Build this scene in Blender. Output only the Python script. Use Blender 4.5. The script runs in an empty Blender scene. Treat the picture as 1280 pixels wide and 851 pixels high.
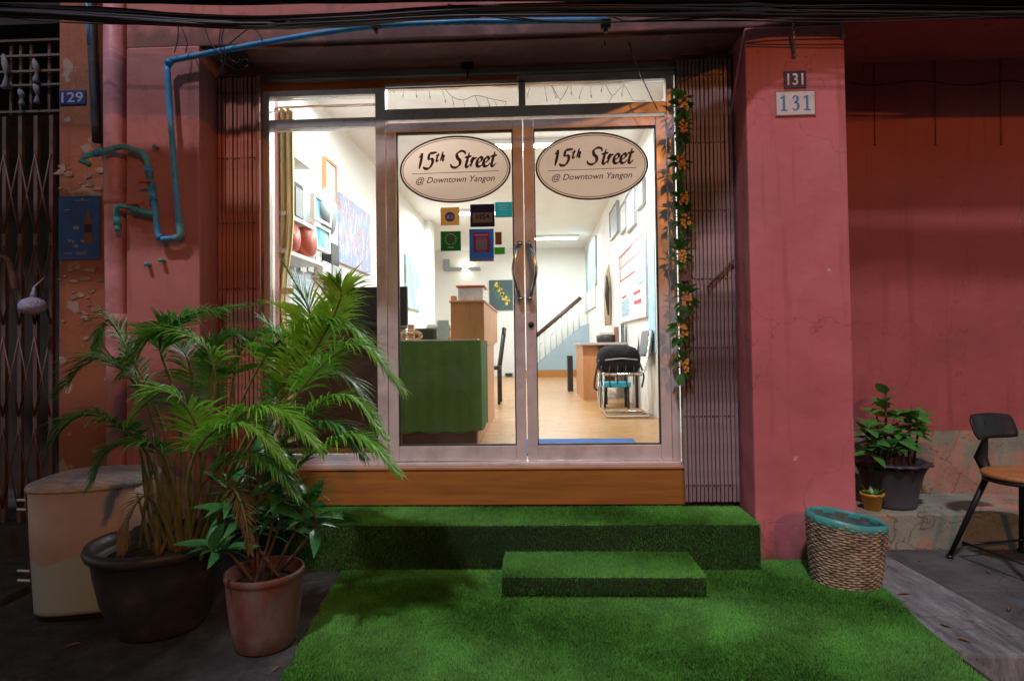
import bpy, bmesh, math, random
from math import radians as R, sin, cos, pi
from mathutils import Vector, Matrix
random.seed(7)
S = bpy.context.scene
COL = S.collection

# ------------------------------------------------------------------ camera
F_PX = 750.0; W_PX, H_PX = 1280, 851
YAW, PITCH, ROLL = R(2.3), R(1.2), R(0.8)
EYE = Vector((0, 0, 1.24))
CXP, CYP = 640.0, 414.5
fwd = Vector((-sin(YAW)*cos(PITCH), cos(YAW)*cos(PITCH), sin(PITCH)))
rgt = fwd.cross(Vector((0, 0, 1))).normalized(); upv = rgt.cross(fwd)
cr = rgt*cos(ROLL) - upv*sin(ROLL); cu = upv*cos(ROLL) + rgt*sin(ROLL)
cd = bpy.data.cameras.new("camera"); cam = bpy.data.objects.new("camera", cd); COL.objects.link(cam)
m = Matrix((cr, cu, -fwd)).transposed().to_4x4(); m.translation = EYE
cam.matrix_world = m
cd.sensor_width = 36; cd.lens = 36*F_PX/W_PX; cd.shift_y = -(425.5-CYP)/W_PX
cd.clip_start = .05; cd.clip_end = 300
S.camera = cam

# ------------------------------------------------------------------ sky, lamps, exposure
SUN_DIR = Vector((-.20, -.68, 1.0)).normalized()
wd = bpy.data.worlds.new("World"); S.world = wd; wd.use_nodes = True
nt = wd.node_tree; bg = nt.nodes["Background"]
sky = nt.nodes.new("ShaderNodeTexSky"); sky.sky_type = 'NISHITA'; sky.sun_disc = False
sky.sun_elevation = R(9); sky.sun_rotation = math.atan2(SUN_DIR.x, SUN_DIR.y)
nt.links.new(sky.outputs[0], bg.inputs[0]); bg.inputs[1].default_value = .13
sl = bpy.data.lights.new("street_light_key", 'SUN'); sl.energy = 1.25; sl.angle = R(3.2); sl.color = (.98, .86, 1.0)
so = bpy.data.objects.new("street_light_key", sl); COL.objects.link(so)
so.rotation_euler = SUN_DIR.to_track_quat('Z', 'Y').to_euler()
S.view_settings.view_transform = 'Standard'; S.view_settings.look = 'None'
S.view_settings.exposure = 0.1; S.view_settings.gamma = 1

def lamp(name, kind, loc, power, color, size=.1, size_y=None, rot=(0, 0, 0), spot=None):
    l = bpy.data.lights.new(name, kind); l.energy = power; l.color = color
    if kind == 'AREA':
        l.size = size
        if size_y: l.shape = 'RECTANGLE'; l.size_y = size_y
    else: l.shadow_soft_size = size
    o = bpy.data.objects.new(name, l); o.location = loc; o.rotation_euler = rot; COL.objects.link(o)
    return o

# ------------------------------------------------------------------ projection of picture points to real places
def ray(px, py): return fwd + cr*((px-CXP)/F_PX) - cu*((py-CYP)/F_PX)
def at(px, py, Y): d = ray(px, py); return EYE + d*(Y/d.y)
def atX(px, py, X): d = ray(px, py); return EYE + d*(X/d.x)
def atZ(px, py, Z): d = ray(px, py); return EYE + d*((Z-EYE.z)/d.z)

# ------------------------------------------------------------------ object helpers
def link(o, parent=None):
    COL.objects.link(o)
    if parent is not None: o.parent = parent
    return o
def tag(o, label=None, cat=None, group=None, kind=None):
    if label: o['label'] = label
    if cat: o['category'] = cat
    if group: o['group'] = group
    if kind: o['kind'] = kind
    return o
def thing(name, loc, label, cat, group=None, rz=0):
    o = bpy.data.objects.new(name, None); o.location = loc; o.rotation_euler = (0, 0, rz)
    o.empty_display_size = .05
    link(o); return tag(o, label, cat, group)

class MB:
    """collects shapes into one mesh, in world coordinates"""
    def __init__(s): s.v = []; s.f = []; s.sm = []
    def add(s, vs, fs, smooth=False):
        b = len(s.v); s.v += [tuple(v) for v in vs]; s.f += [tuple(i+b for i in f) for f in fs]; s.sm += [smooth]*len(fs)
        return s
    def box(s, x0, x1, y0, y1, z0, z1):
        vs = [(x, y, z) for z in (z0, z1) for y in (y0, y1) for x in (x0, x1)]
        return s.add(vs, [(0, 2, 3, 1), (4, 5, 7, 6), (0, 1, 5, 4), (2, 6, 7, 3), (0, 4, 6, 2), (1, 3, 7, 5)])
    def cbox(s, c, size, M=None):
        c = Vector(c); h = Vector(size)/2; vs = []
        for z in (-1, 1):
            for y in (-1, 1):
                for x in (-1, 1):
                    p = Vector((x*h.x, y*h.y, z*h.z))
                    if M is not None: p = M @ p
                    vs.append(c+p)
        return s.add(vs, [(0, 2, 3, 1), (4, 5, 7, 6), (0, 1, 5, 4), (2, 6, 7, 3), (0, 4, 6, 2), (1, 3, 7, 5)])
    def tube(s, pts, r, n=8, cap=True, smooth=True):
        pts = [Vector(p) for p in pts]; rs = r if isinstance(r, (list, tuple)) else [r]*len(pts)
        vs = []; fs = []; ref = None
        for i, p in enumerate(pts):
            t = (pts[min(i+1, len(pts)-1)] - pts[max(i-1, 0)]).normalized()
            if ref is None:
                ref = Vector((0, 0, 1)) if abs(t.z) < .9 else Vector((1, 0, 0))
            a = t.cross(ref).normalized(); b = a.cross(t).normalized(); ref = b
            for k in range(n):
                q = 2*pi*k/n; vs.append(p + (a*cos(q) + b*sin(q))*rs[i])
        for i in range(len(pts)-1):
            for k in range(n):
                k2 = (k+1) % n; fs.append((i*n+k, i*n+k2, (i+1)*n+k2, (i+1)*n+k))
        if cap: fs.append(tuple(range(n))[::-1]); fs.append(tuple((len(pts)-1)*n+k for k in range(n)))
        return s.add(vs, fs, smooth)
    def lathe(s, prof, c=(0, 0, 0), n=32, sx=1, sy=1, wob=None):
        c = Vector(c); vs = []; fs = []
        for i, (r, z) in enumerate(prof):
            for k in range(n):
                q = 2*pi*k/n; rr = r + (wob(i, q) if wob else 0)
                vs.append(c + Vector((rr*cos(q)*sx, rr*sin(q)*sy, z)))
        for i in range(len(prof)-1):
            for k in range(n):
                k2 = (k+1) % n; fs.append((i*n+k, i*n+k2, (i+1)*n+k2, (i+1)*n+k))
        if prof[0][0] > 1e-4: fs.append(tuple(range(n))[::-1])
        if prof[-1][0] > 1e-4: fs.append(tuple((len(prof)-1)*n+k for k in range(n)))
        return s.add(vs, fs, True)
    def poly(s, pts, nrm, depth):
        """flat outline with thickness depth along nrm"""
        nrm = Vector(nrm); a = [Vector(p) for p in pts]; n = len(a)
        vs = a + [p+nrm*depth for p in a]
        fs = [tuple(range(n))[::-1], tuple(range(n, 2*n))] + [(i, (i+1) % n, n+(i+1) % n, n+i) for i in range(n)]
        return s.add(vs, fs)
    def ball(s, c, r, n=8, sz=1):
        prof = [(max(r*sin(pi*i/n), 0), -r*sz*cos(pi*i/n)) for i in range(n+1)]
        return s.lathe(prof, c, n+2)
    def build(s, name, mat, parent=None, bevel=0, seg=2, sub=0):
        me = bpy.data.meshes.new(name)
        off = Vector(parent.matrix_world.translation) if False else None
        o = bpy.data.objects.new(name, me)
        inv = Matrix()
        if parent is not None:
            # world matrix of the parent chain, computed by hand (no depsgraph update needed)
            M = Matrix(); p = parent; chain = []
            while p is not None: chain.append(p); p = p.parent
            for q in reversed(chain): M = M @ Matrix.LocRotScale(q.location, q.rotation_euler, q.scale)
            inv = M.inverted()
        if parent is None and s.v:
            # origin at base centre
            xs = [v[0] for v in s.v]; ys = [v[1] for v in s.v]; zs = [v[2] for v in s.v]
            c = Vector(((min(xs)+max(xs))/2, (min(ys)+max(ys))/2, min(zs)))
            inv = Matrix.Translation(-c); o.location = c
        me.from_pydata([tuple(inv @ Vector(v)) for v in s.v], [], s.f)
        me.polygons.foreach_set('use_smooth', s.sm)
        bm = bmesh.new(); bm.from_mesh(me)
        bmesh.ops.recalc_face_normals(bm, faces=bm.faces)
        if bevel:
            es = [e for e in bm.edges if len(e.link_faces) == 2 and e.calc_face_angle(0) > .6]
            bmesh.ops.bevel(bm, geom=es, offset=bevel, segments=seg, profile=.6, affect='EDGES', clamp_overlap=True)
        bm.to_mesh(me); bm.free()
        me.materials.append(mat); me.update()
        if sub:
            md = o.modifiers.new('sub', 'SUBSURF'); md.levels = sub; md.render_levels = sub
        return link(o, parent)

def part_solo(mb, name, mat, label, cat, group=None, bevel=0, kind=None):
    return tag(mb.build(name, mat, None, bevel), label, cat, group, kind)
def copy_tree(o, parent=None):
    c = o.copy(); link(c, parent)
    for ch in [x for x in bpy.data.objects if x.parent == o]: copy_tree(ch, c)
    return c
def spline(pts, n=12):
    """Catmull-Rom through the points"""
    p = [Vector(a) for a in pts]; p = [p[0]*2-p[1]] + p + [p[-1]*2-p[-2]]; out = []
    for i in range(1, len(p)-2):
        for k in range(n):
            t = k/n; a, b, c, d = p[i-1], p[i], p[i+1], p[i+2]
            out.append(.5*((2*b) + (c-a)*t + (2*a-5*b+4*c-d)*t*t + (3*b-a-3*c+d)*t**3))
    out.append(p[-2]); return out

# ------------------------------------------------------------------ materials
MATS = {}
def pm(name, col, rough=.7, metal=0, var=.12, vs=3.0, col2=None, c2s=2.0, c2lo=.5, c2hi=.62, bump=.15, bs=60, bd=.004, spec=.5, stretch=(1, 1, 1), emit=None, trans=0, coat=0, alpha=1, sss=0):
    if name in MATS: return MATS[name]
    mt = bpy.data.materials.new(name); mt.use_nodes = True; n = mt.node_tree.nodes; L = mt.node_tree.links
    b = n['Principled BSDF']; b.inputs['Roughness'].default_value = rough; b.inputs['Metallic'].default_value = metal
    b.inputs['Specular IOR Level'].default_value = spec
    if coat: b.inputs['Coat Weight'].default_value = coat; b.inputs['Coat Roughness'].default_value = .15
    tc = n.new('ShaderNodeTexCoord'); mp = n.new('ShaderNodeMapping'); mp.inputs['Scale'].default_value = stretch
    L.new(tc.outputs['Object'], mp.inputs[0])
    def noise(sc, det=5, ro=.6):
        t = n.new('ShaderNodeTexNoise'); t.inputs['Scale'].default_value = sc; t.inputs['Detail'].default_value = det
        t.inputs['Roughness'].default_value = ro; L.new(mp.outputs[0], t.inputs[0]); return t
    nz = noise(vs); rp = n.new('ShaderNodeMapRange'); rp.inputs[1].default_value = .3; rp.inputs[2].default_value = .7
    rp.inputs[3].default_value = 1-var; rp.inputs[4].default_value = 1+var; L.new(nz.outputs[0], rp.inputs[0])
    mx = n.new('ShaderNodeMix'); mx.data_type = 'RGBA'; mx.blend_type = 'MULTIPLY'; mx.inputs[0].default_value = 1
    cc = n.new('ShaderNodeCombineColor')
    for i in range(3): L.new(rp.outputs[0], cc.inputs[i])
    L.new(cc.outputs[0], mx.inputs[7])
    src = None
    if col2:
        m2 = n.new('ShaderNodeMix'); m2.data_type = 'RGBA'; m2.inputs[6].default_value = (*col, 1); m2.inputs[7].default_value = (*col2, 1)
        z = noise(c2s, 8, .68); q = n.new('ShaderNodeMapRange'); q.inputs[1].default_value = c2lo; q.inputs[2].default_value = c2hi
        L.new(z.outputs[0], q.inputs[0]); L.new(q.outputs[0], m2.inputs[0]); L.new(m2.outputs[2], mx.inputs[6])
    else: mx.inputs[6].default_value = (*col, 1)
    L.new(mx.outputs[2], b.inputs['Base Color'])
    rr = n.new('ShaderNodeMapRange'); rr.inputs[1].default_value = .3; rr.inputs[2].default_value = .7
    rr.inputs[3].default_value = max(rough-.1, .02); rr.inputs[4].default_value = min(rough+.12, 1)
    nz2 = noise(vs*4, 4); L.new(nz2.outputs[0], rr.inputs[0]); L.new(rr.outputs[0], b.inputs['Roughness'])
    if bump:
        bz = noise(bs, 6, .7); bp = n.new('ShaderNodeBump'); bp.inputs['Strength'].default_value = bump; bp.inputs['Distance'].default_value = bd
        L.new(bz.outputs[0], bp.inputs['Height']); L.new(bp.outputs[0], b.inputs['Normal'])
    if emit: b.inputs['Emission Color'].default_value = (*emit[:3], 1); b.inputs['Emission Strength'].default_value = emit[3]
    if trans: b.inputs['Transmission Weight'].default_value = trans
    b.inputs['Alpha'].default_value = alpha
    if sss: b.inputs['Subsurface Weight'].default_value = sss; b.inputs['Subsurface Radius'].default_value = (.02, .03, .01)
    MATS[name] = mt; return mt

def paint_wall(name, col, stain, fade, chip=None, zsc=1):
    """old painted plaster: blotches, rain streaks, hairline cracks, chips"""
    mt = pm(name, col, rough=.62, var=.16, vs=1.4, col2=fade, c2s=1.1, c2lo=.44, c2hi=.66, bump=.35, bs=22, bd=.006)
    n = mt.node_tree.nodes; L = mt.node_tree.links; b = n['Principled BSDF']
    src = b.inputs['Base Color'].links[0].from_socket
    tc = n.new('ShaderNodeTexCoord'); mp = n.new('ShaderNodeMapping'); mp.inputs['Scale'].default_value = (9, 9, .7)
    L.new(tc.outputs['Object'], mp.inputs[0])
    st = n.new('ShaderNodeTexNoise'); st.inputs['Scale'].default_value = 1.3; st.inputs['Detail'].default_value = 6; L.new(mp.outputs[0], st.inputs[0])
    q = n.new('ShaderNodeMapRange'); q.inputs[1].default_value = .56; q.inputs[2].default_value = .75; q.inputs[4].default_value = .72; L.new(st.outputs[0], q.inputs[0])
    mx = n.new('ShaderNodeMix'); mx.data_type = 'RGBA'; L.new(q.outputs[0], mx.inputs[0]); L.new(src, mx.inputs[6]); mx.inputs[7].default_value = (*stain, 1)
    out = mx.outputs[2]
    # cracks
    vo = n.new('ShaderNodeTexVoronoi'); vo.feature = 'DISTANCE_TO_EDGE'; vo.inputs['Scale'].default_value = 1.1
    wn = n.new('ShaderNodeTexNoise'); wn.inputs['Scale'].default_value = 4; wn.inputs['Detail'].default_value = 5
    L.new(tc.outputs['Object'], wn.inputs[0])
    va = n.new('ShaderNodeVectorMath'); va.operation = 'MULTIPLY_ADD'; va.inputs[1].default_value = (.5, .5, .5)
    L.new(wn.outputs[1], va.inputs[0]); L.new(tc.outputs['Object'], va.inputs[2]); L.new(va.outputs[0], vo.inputs[0])
    q2 = n.new('ShaderNodeMapRange'); q2.inputs[1].default_value = .0; q2.inputs[2].default_value = .004; q2.inputs[3].default_value = .45; q2.inputs[4].default_value = 0
    L.new(vo.outputs[0], q2.inputs[0])
    mx2 = n.new('ShaderNodeMix'); mx2.data_type = 'RGBA'; L.new(q2.outputs[0], mx2.inputs[0]); L.new(out, mx2.inputs[6]); mx2.inputs[7].default_value = (stain[0]*.4, stain[1]*.4, stain[2]*.4, 1)
    out = mx2.outputs[2]
    if chip:
        ch = n.new('ShaderNodeTexNoise'); ch.inputs['Scale'].default_value = 7; ch.inputs['Detail'].default_value = 8; L.new(tc.outputs['Object'], ch.inputs[0])
        q3 = n.new('ShaderNodeMapRange'); q3.inputs[1].default_value = chip[3]; q3.inputs[2].default_value = chip[3]+.02; L.new(ch.outputs[0], q3.inputs[0])
        mx3 = n.new('ShaderNodeMix'); mx3.data_type = 'RGBA'; L.new(q3.outputs[0], mx3.inputs[0]); L.new(out, mx3.inputs[6]); mx3.inputs[7].default_value = (*chip[:3], 1)
        out = mx3.outputs[2]
    sp = n.new('ShaderNodeSeparateXYZ'); L.new(tc.outputs['Object'], sp.inputs[0])
    dn = n.new('ShaderNodeTexNoise'); dn.inputs['Scale'].default_value = 6; dn.inputs['Detail'].default_value = 7; L.new(tc.outputs['Object'], dn.inputs[0])
    dm = n.new('ShaderNodeMath'); dm.operation = 'MULTIPLY_ADD'; dm.inputs[1].default_value = -.55; L.new(dn.outputs[0], dm.inputs[0]); L.new(sp.outputs[2], dm.inputs[2])
    dq = n.new('ShaderNodeMapRange'); dq.inputs[1].default_value = -.24; dq.inputs[2].default_value = -.10; dq.inputs[3].default_value = .75; dq.inputs[4].default_value = 0; L.new(dm.outputs[0], dq.inputs[0])
    dx = n.new('ShaderNodeMix'); dx.data_type = 'RGBA'; L.new(dq.outputs[0], dx.inputs[0]); L.new(out, dx.inputs[6]); dx.inputs[7].default_value = (.09, .055, .045, 1); out = dx.outputs[2]
    # trowel waves under the fine grain
    old = b.inputs['Normal'].links[0].from_node; lw = n.new('ShaderNodeTexNoise'); lw.inputs['Scale'].default_value = 3.2; lw.inputs['Detail'].default_value = 3; L.new(tc.outputs['Object'], lw.inputs[0])
    b2 = n.new('ShaderNodeBump'); b2.inputs['Strength'].default_value = .5; b2.inputs['Distance'].default_value = .03; L.new(lw.outputs[0], b2.inputs['Height']); L.new(b2.outputs[0], old.inputs['Normal'])
    L.new(out, b.inputs['Base Color'])
    return mt

def add_cracks(mt, scale, col, wid=.006):
    n = mt.node_tree.nodes; L = mt.node_tree.links; b = n['Principled BSDF']; src = b.inputs['Base Color'].links[0].from_socket
    tc = n.new('ShaderNodeTexCoord'); wn = n.new('ShaderNodeTexNoise'); wn.inputs['Scale'].default_value = 5; wn.inputs['Detail'].default_value = 6; L.new(tc.outputs['Object'], wn.inputs[0])
    va = n.new('ShaderNodeVectorMath'); va.operation = 'MULTIPLY_ADD'; va.inputs[1].default_value = (.35, .35, .35); L.new(wn.outputs[1], va.inputs[0]); L.new(tc.outputs['Object'], va.inputs[2])
    vo = n.new('ShaderNodeTexVoronoi'); vo.feature = 'DISTANCE_TO_EDGE'; vo.inputs['Scale'].default_value = scale; L.new(va.outputs[0], vo.inputs[0])
    q = n.new('ShaderNodeMapRange'); q.inputs[2].default_value = wid; q.inputs[3].default_value = .8; q.inputs[4].default_value = 0; L.new(vo.outputs[0], q.inputs[0])
    gr = n.new('ShaderNodeTexNoise'); gr.inputs['Scale'].default_value = 55; gr.inputs['Detail'].default_value = 3; L.new(tc.outputs['Object'], gr.inputs[0])
    g2 = n.new('ShaderNodeMapRange'); g2.inputs[1].default_value = .62; g2.inputs[2].default_value = .70; g2.inputs[4].default_value = .6; L.new(gr.outputs[0], g2.inputs[0])
    mxx = n.new('ShaderNodeMath'); mxx.operation = 'MAXIMUM'; L.new(q.outputs[0], mxx.inputs[0]); L.new(g2.outputs[0], mxx.inputs[1])
    mx = n.new('ShaderNodeMix'); mx.data_type = 'RGBA'; L.new(mxx.outputs[0], mx.inputs[0]); L.new(src, mx.inputs[6]); mx.inputs[7].default_value = (*col, 1); L.new(mx.outputs[2], b.inputs['Base Color'])
def glass_mat(name, tint=(.95, .98, .965), fac=.04):
    mt = bpy.data.materials.new(name); mt.use_nodes = True; n = mt.node_tree.nodes; L = mt.node_tree.links; n.clear()
    o = n.new('ShaderNodeOutputMaterial'); mi = n.new('ShaderNodeMixShader'); t = n.new('ShaderNodeBsdfTransparent'); g = n.new('ShaderNodeBsdfGlossy')
    t.inputs[0].default_value = (*tint, 1); g.inputs['Roughness'].default_value = .03
    fr = n.new('ShaderNodeFresnel'); fr.inputs[0].default_value = 1.45
    df = n.new('ShaderNodeBsdfDiffuse'); df.inputs[0].default_value = (.6, .6, .58, 1)
    tc = n.new('ShaderNodeTexCoord'); nz = n.new('ShaderNodeTexNoise'); nz.inputs['Scale'].default_value = 5; nz.inputs['Detail'].default_value = 7
    L.new(tc.outputs['Object'], nz.inputs[0]); mr = n.new('ShaderNodeMapRange'); mr.inputs[1].default_value = .45; mr.inputs[2].default_value = .8; mr.inputs[4].default_value = fac
    L.new(nz.outputs[0], mr.inputs[0]); m2 = n.new('ShaderNodeMixShader'); L.new(mr.outputs[0], m2.inputs[0]); L.new(t.outputs[0], m2.inputs[1]); L.new(df.outputs[0], m2.inputs[2])
    L.new(fr.outputs[0], mi.inputs[0]); L.new(m2.outputs[0], mi.inputs[1]); L.new(g.outputs[0], mi.inputs[2]); L.new(mi.outputs[0], o.inputs[0])
    return mt

PINK = paint_wall('pink_paint', (.42, .15, .13), (.20, .075, .06), (.46, .19, .17))
PILLAR = paint_wall('pillar_paint', (.56, .155, .165), (.30, .085, .08), (.60, .21, .225), chip=(.62, .48, .44, .735))
MAROON_SHADED = paint_wall('maroon_shaded_paint', (.40, .10, .10), (.26, .065, .06), (.36, .09, .09))  # deeper red paint, with missing key-light shade put into the colour
ORANGEP = paint_wall('orange_paint', (.26, .085, .035), (.13, .055, .03), (.29, .10, .045), chip=(.30, .23, .17, .62))
SOFFIT = paint_wall('soffit_paint', (.72, .27, .25), (.40, .15, .13), (.70, .28, .26))
BARE = pm('bare_cement', (.38, .23, .16), .85, var=.3, vs=5, col2=(.25, .27, .20), c2s=1.7, c2lo=.47, c2hi=.51, bump=.5, bs=30)
CONC = pm('pavement_concrete', (.10, .109, .105), .8, var=.3, vs=6, col2=(.055, .060, .058), c2s=3.5, c2lo=.42, c2hi=.7, bump=.6, bs=60, bd=.006)
CONC2 = pm('kerb_concrete', (.25, .275, .265), .8, var=.35, vs=9, col2=(.11, .122, .118), c2s=4, c2lo=.42, c2hi=.62, bump=.6, bs=50, bd=.005, stretch=(2.5, .6, 1))
CONCD = pm('dirty_concrete', (.055, .056, .052), .85, var=.4, vs=8, col2=(.025, .026, .024), c2s=5, c2lo=.4, c2hi=.6, bump=.8, bs=45, bd=.008)
add_cracks(CONC, 1.3, (.02, .02, .02)); add_cracks(CONC2, 1.1, (.05, .05, .05)); add_cracks(CONCD, 2.0, (.012, .012, .012)); add_cracks(BARE, 1.5, (.07, .05, .035), .008)
ROAD = pm('asphalt', (.05, .05, .052), .9, var=.3, vs=20, bump=.8, bs=120)
ALU = pm('brushed_aluminium', (.80, .75, .72), .42, .35, var=.1, vs=2, col2=(.68, .62, .59), c2s=6, bump=.1, bs=30, stretch=(1, 1, 1))
ALUD = pm('dark_gasket', (.04, .04, .04), .6)
STEEL = pm('grey_steel', (.30, .30, .28), .5, .6, var=.2, bump=.2)
CHROME = pm('chrome', (.75, .74, .72), .15, 1, var=.05, bump=0)
ORB = pm('orange_varnished_board', (.40, .17, .035), .45, var=.2, vs=1.5, col2=(.28, .11, .025), c2s=5, c2lo=.4, c2hi=.7, bump=.1, stretch=(.4, 1, 5))
GATE = pm('gate_metal', (.36, .285, .29), .6, .1, var=.35, vs=9, col2=(.10, .06, .05), c2s=6, c2lo=.45, c2hi=.6, bump=.4, stretch=(1, 1, .3))
GATE_LIT = pm('gate_metal_orange_lit', (.46, .17, .11), .6, .1, var=.35, vs=9, col2=(.14, .07, .05), c2s=6, bump=.4, stretch=(1, 1, .3))  # gate metal reddened in colour for orange lamp light that misses the folds
GATEN = pm('gate_metal_dark', (.12, .075, .065), .6, .3, var=.35, vs=9, bump=.3)
BLACK = pm('black_plastic', (.018, .018, .02), .45, var=.2)
BLACKM = pm('black_metal', (.02, .02, .022), .4, .4, var=.2)
CABLE = pm('cable_rubber', (.012, .012, .016), .42, var=.3, vs=20, bump=.3)
BLUEP = pm('blue_pvc', (.04, .32, .66), .42, var=.2, vs=8, col2=(.10, .36, .55), c2s=12, bump=.2)
TEALP = pm('teal_pvc', (.06, .40, .46), .45, var=.25, vs=8, col2=(.16, .30, .30), c2s=12, bump=.2)
BLACKP = pm('dark_pipe', (.03, .035, .045), .5, var=.3)
PINKPIPE = pm('pink_pipe_paint', (.56, .25, .27), .5, var=.2, vs=6, col2=(.42, .18, .18), c2s=4, bump=.3, bs=20)
TURF = pm('turf_blades', (.11, .40, .055), .6, var=.4, vs=3, col2=(.085, .29, .035), c2s=4, c2lo=.4, c2hi=.65, bump=0)
TURFB = pm('turf_backing', (.008, .02, .005), .9, var=.3)
TERRA = pm('terracotta', (.14, .036, .02), .8, var=.45, vs=7, col2=(.12, .09, .08), c2s=6, c2lo=.42, c2hi=.62, bump=.4, bs=50, stretch=(1, 1, .5))
POTB = pm('black_pot_plastic', (.035, .034, .036), .45, var=.35, vs=8, col2=(.08, .06, .05), c2s=7, c2lo=.55, c2hi=.7)
SOIL = pm('soil', (.035, .022, .014), .95, var=.6, vs=30, bump=1, bs=90, bd=.02)
YELP = pm('yellow_pot_plastic', (.62, .34, .03), .4)
def leaf_mat(name, col, col2, rough=.35):
    mt = pm(name, col, rough, var=.3, vs=9, col2=col2, c2s=5, c2lo=.4, c2hi=.6, bump=.15, bs=30)
    n = mt.node_tree.nodes; L = mt.node_tree.links; b = n['Principled BSDF']; out = [x for x in n if x.type == 'OUTPUT_MATERIAL'][0]
    tr = n.new('ShaderNodeBsdfTranslucent'); src = b.inputs['Base Color'].links[0].from_socket
    L.new(src, tr.inputs[0]); mi = n.new('ShaderNodeMixShader'); mi.inputs[0].default_value = .3
    L.new(b.outputs[0], mi.inputs[1]); L.new(tr.outputs[0], mi.inputs[2]); L.new(mi.outputs[0], out.inputs[0]); return mt
PALM = leaf_mat('palm_leaf', (.20, .54, .05), (.26, .60, .06), .45)
PALMD = leaf_mat('palm_leaf_dark', (.07, .30, .05), (.11, .36, .06), .42)
PALMY = leaf_mat('palm_leaf_yellow', (.42, .62, .06), (.30, .58, .06), .4)
PSTEM = pm('palm_stem', (.13, .16, .05), .5, var=.3, vs=12, col2=(.22, .17, .06), c2s=9)
BROAD = leaf_mat('broad_leaf', (.05, .24, .07), (.08, .30, .08), .28)
BROADR = leaf_mat('round_leaf', (.08, .30, .06), (.14, .38, .08), .32)
TWIG = pm('twig_bark', (.12, .08, .05), .8, var=.3, vs=20)
WICK = pm('wicker', (.38, .30, .20), .7, var=.35, vs=30, col2=(.20, .15, .10), c2s=18, c2lo=.42, c2hi=.6, bump=.4, bs=120)
TEALL = pm('teal_plastic_liner', (.06, .36, .33), .35, var=.2, vs=8)
SEATW = pm('seat_wood', (.50, .22, .07), .45, var=.2, vs=3, col2=(.34, .14, .04), c2s=6, stretch=(1, 12, 1))
WHITEW = pm('white_interior_wall', (.80, .785, .74), .7, var=.03, vs=1.5, bump=.1)
CEILW = pm('white_ceiling', (.78, .78, .76), .8, var=.03, bump=.05)
FLOORW = pm('floor_laminate', (.44, .235, .09), .32, var=.1, vs=2, col2=(.36, .18, .06), c2s=3, c2lo=.42, c2hi=.6, bump=.05, stretch=(.5, 7, 1))
WOOD = pm('cabinet_wood', (.50, .22, .09), .42, var=.1, vs=2, col2=(.42, .17, .065), c2s=4, stretch=(4, 4, .5), bump=.05)
WOODP = pm('counter_side_wood', (.56, .30, .19), .42, var=.08, stretch=(4, 4, .5), bump=.05)
DWOOD = pm('dark_counter_wood', (.06, .025, .016), .4, var=.2, stretch=(1, 1, 4))
GREENC = pm('green_cloth', (.055, .13, .025), .85, var=.2, vs=3, bump=.3, bs=200)
WHITE = pm('white_gloss', (.78, .78, .76), .35, var=.04, bump=0)
GREYB = pm('grey_plastic', (.32, .34, .34), .45)
REDC = pm('red_plastic', (.48, .07, .03), .4)
BLUEGW = pm('stair_blue_paint', (.27, .36, .42), .6, var=.06)
GATEG = pm('rail_paint', (.55, .58, .57), .5)
CURT = pm('curtain_cloth', (.66, .54, .28), .8, var=.2, vs=14, col2=(.46, .34, .14), c2s=10, stretch=(3, 3, .15), bump=.2)
PAPER = pm('paper', (.80, .80, .78), .8, var=.04, bump=0)
PAPERB = pm('paper_blue', (.55, .68, .78), .8, var=.08, bump=0)
CLEAR = pm('clear_plastic', (.75, .80, .82), .2, trans=.7, var=0, bump=0)
GLASS = glass_mat('window_glass')
CREAM = pm('sign_cream', (.78, .68, .60), .5, var=.06, vs=4, bump=0)
_n = CREAM.node_tree.nodes; _L = CREAM.node_tree.links; _b = _n['Principled BSDF']; _t = _n.new('ShaderNodeBsdfTranslucent'); _t.inputs[0].default_value = (.95, .84, .76, 1)
_m = _n.new('ShaderNodeMixShader'); _m.inputs[0].default_value = .68; _L.new(_b.outputs[0], _m.inputs[1]); _L.new(_t.outputs[0], _m.inputs[2]); _L.new(_m.outputs[0], [x for x in _n if x.type == 'OUTPUT_MATERIAL'][0].inputs[0])
BROWNL = pm('sign_brown', (.075, .03, .022), .5, var=.1, bump=0)
BLACKL = pm('sign_black', (.022, .018, .02), .5, var=.1, bump=0)
def flat(name, col, rough=.55):
    new = name not in MATS; mt = pm(name, col, rough, var=.06, bump=0)
    if new and 'print' in name:      # thin printed film lets the shop light through
        n = mt.node_tree.nodes; L = mt.node_tree.links; t = n.new('ShaderNodeBsdfTranslucent'); t.inputs[0].default_value = tuple(min(1, c*1.5) for c in col)+(1,)
        m_ = n.new('ShaderNodeMixShader'); m_.inputs[0].default_value = .5; L.new(n['Principled BSDF'].outputs[0], m_.inputs[1]); L.new(t.outputs[0], m_.inputs[2])
        L.new(m_.outputs[0], [x for x in n if x.type == 'OUTPUT_MATERIAL'][0].inputs[0])
    return mt

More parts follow.
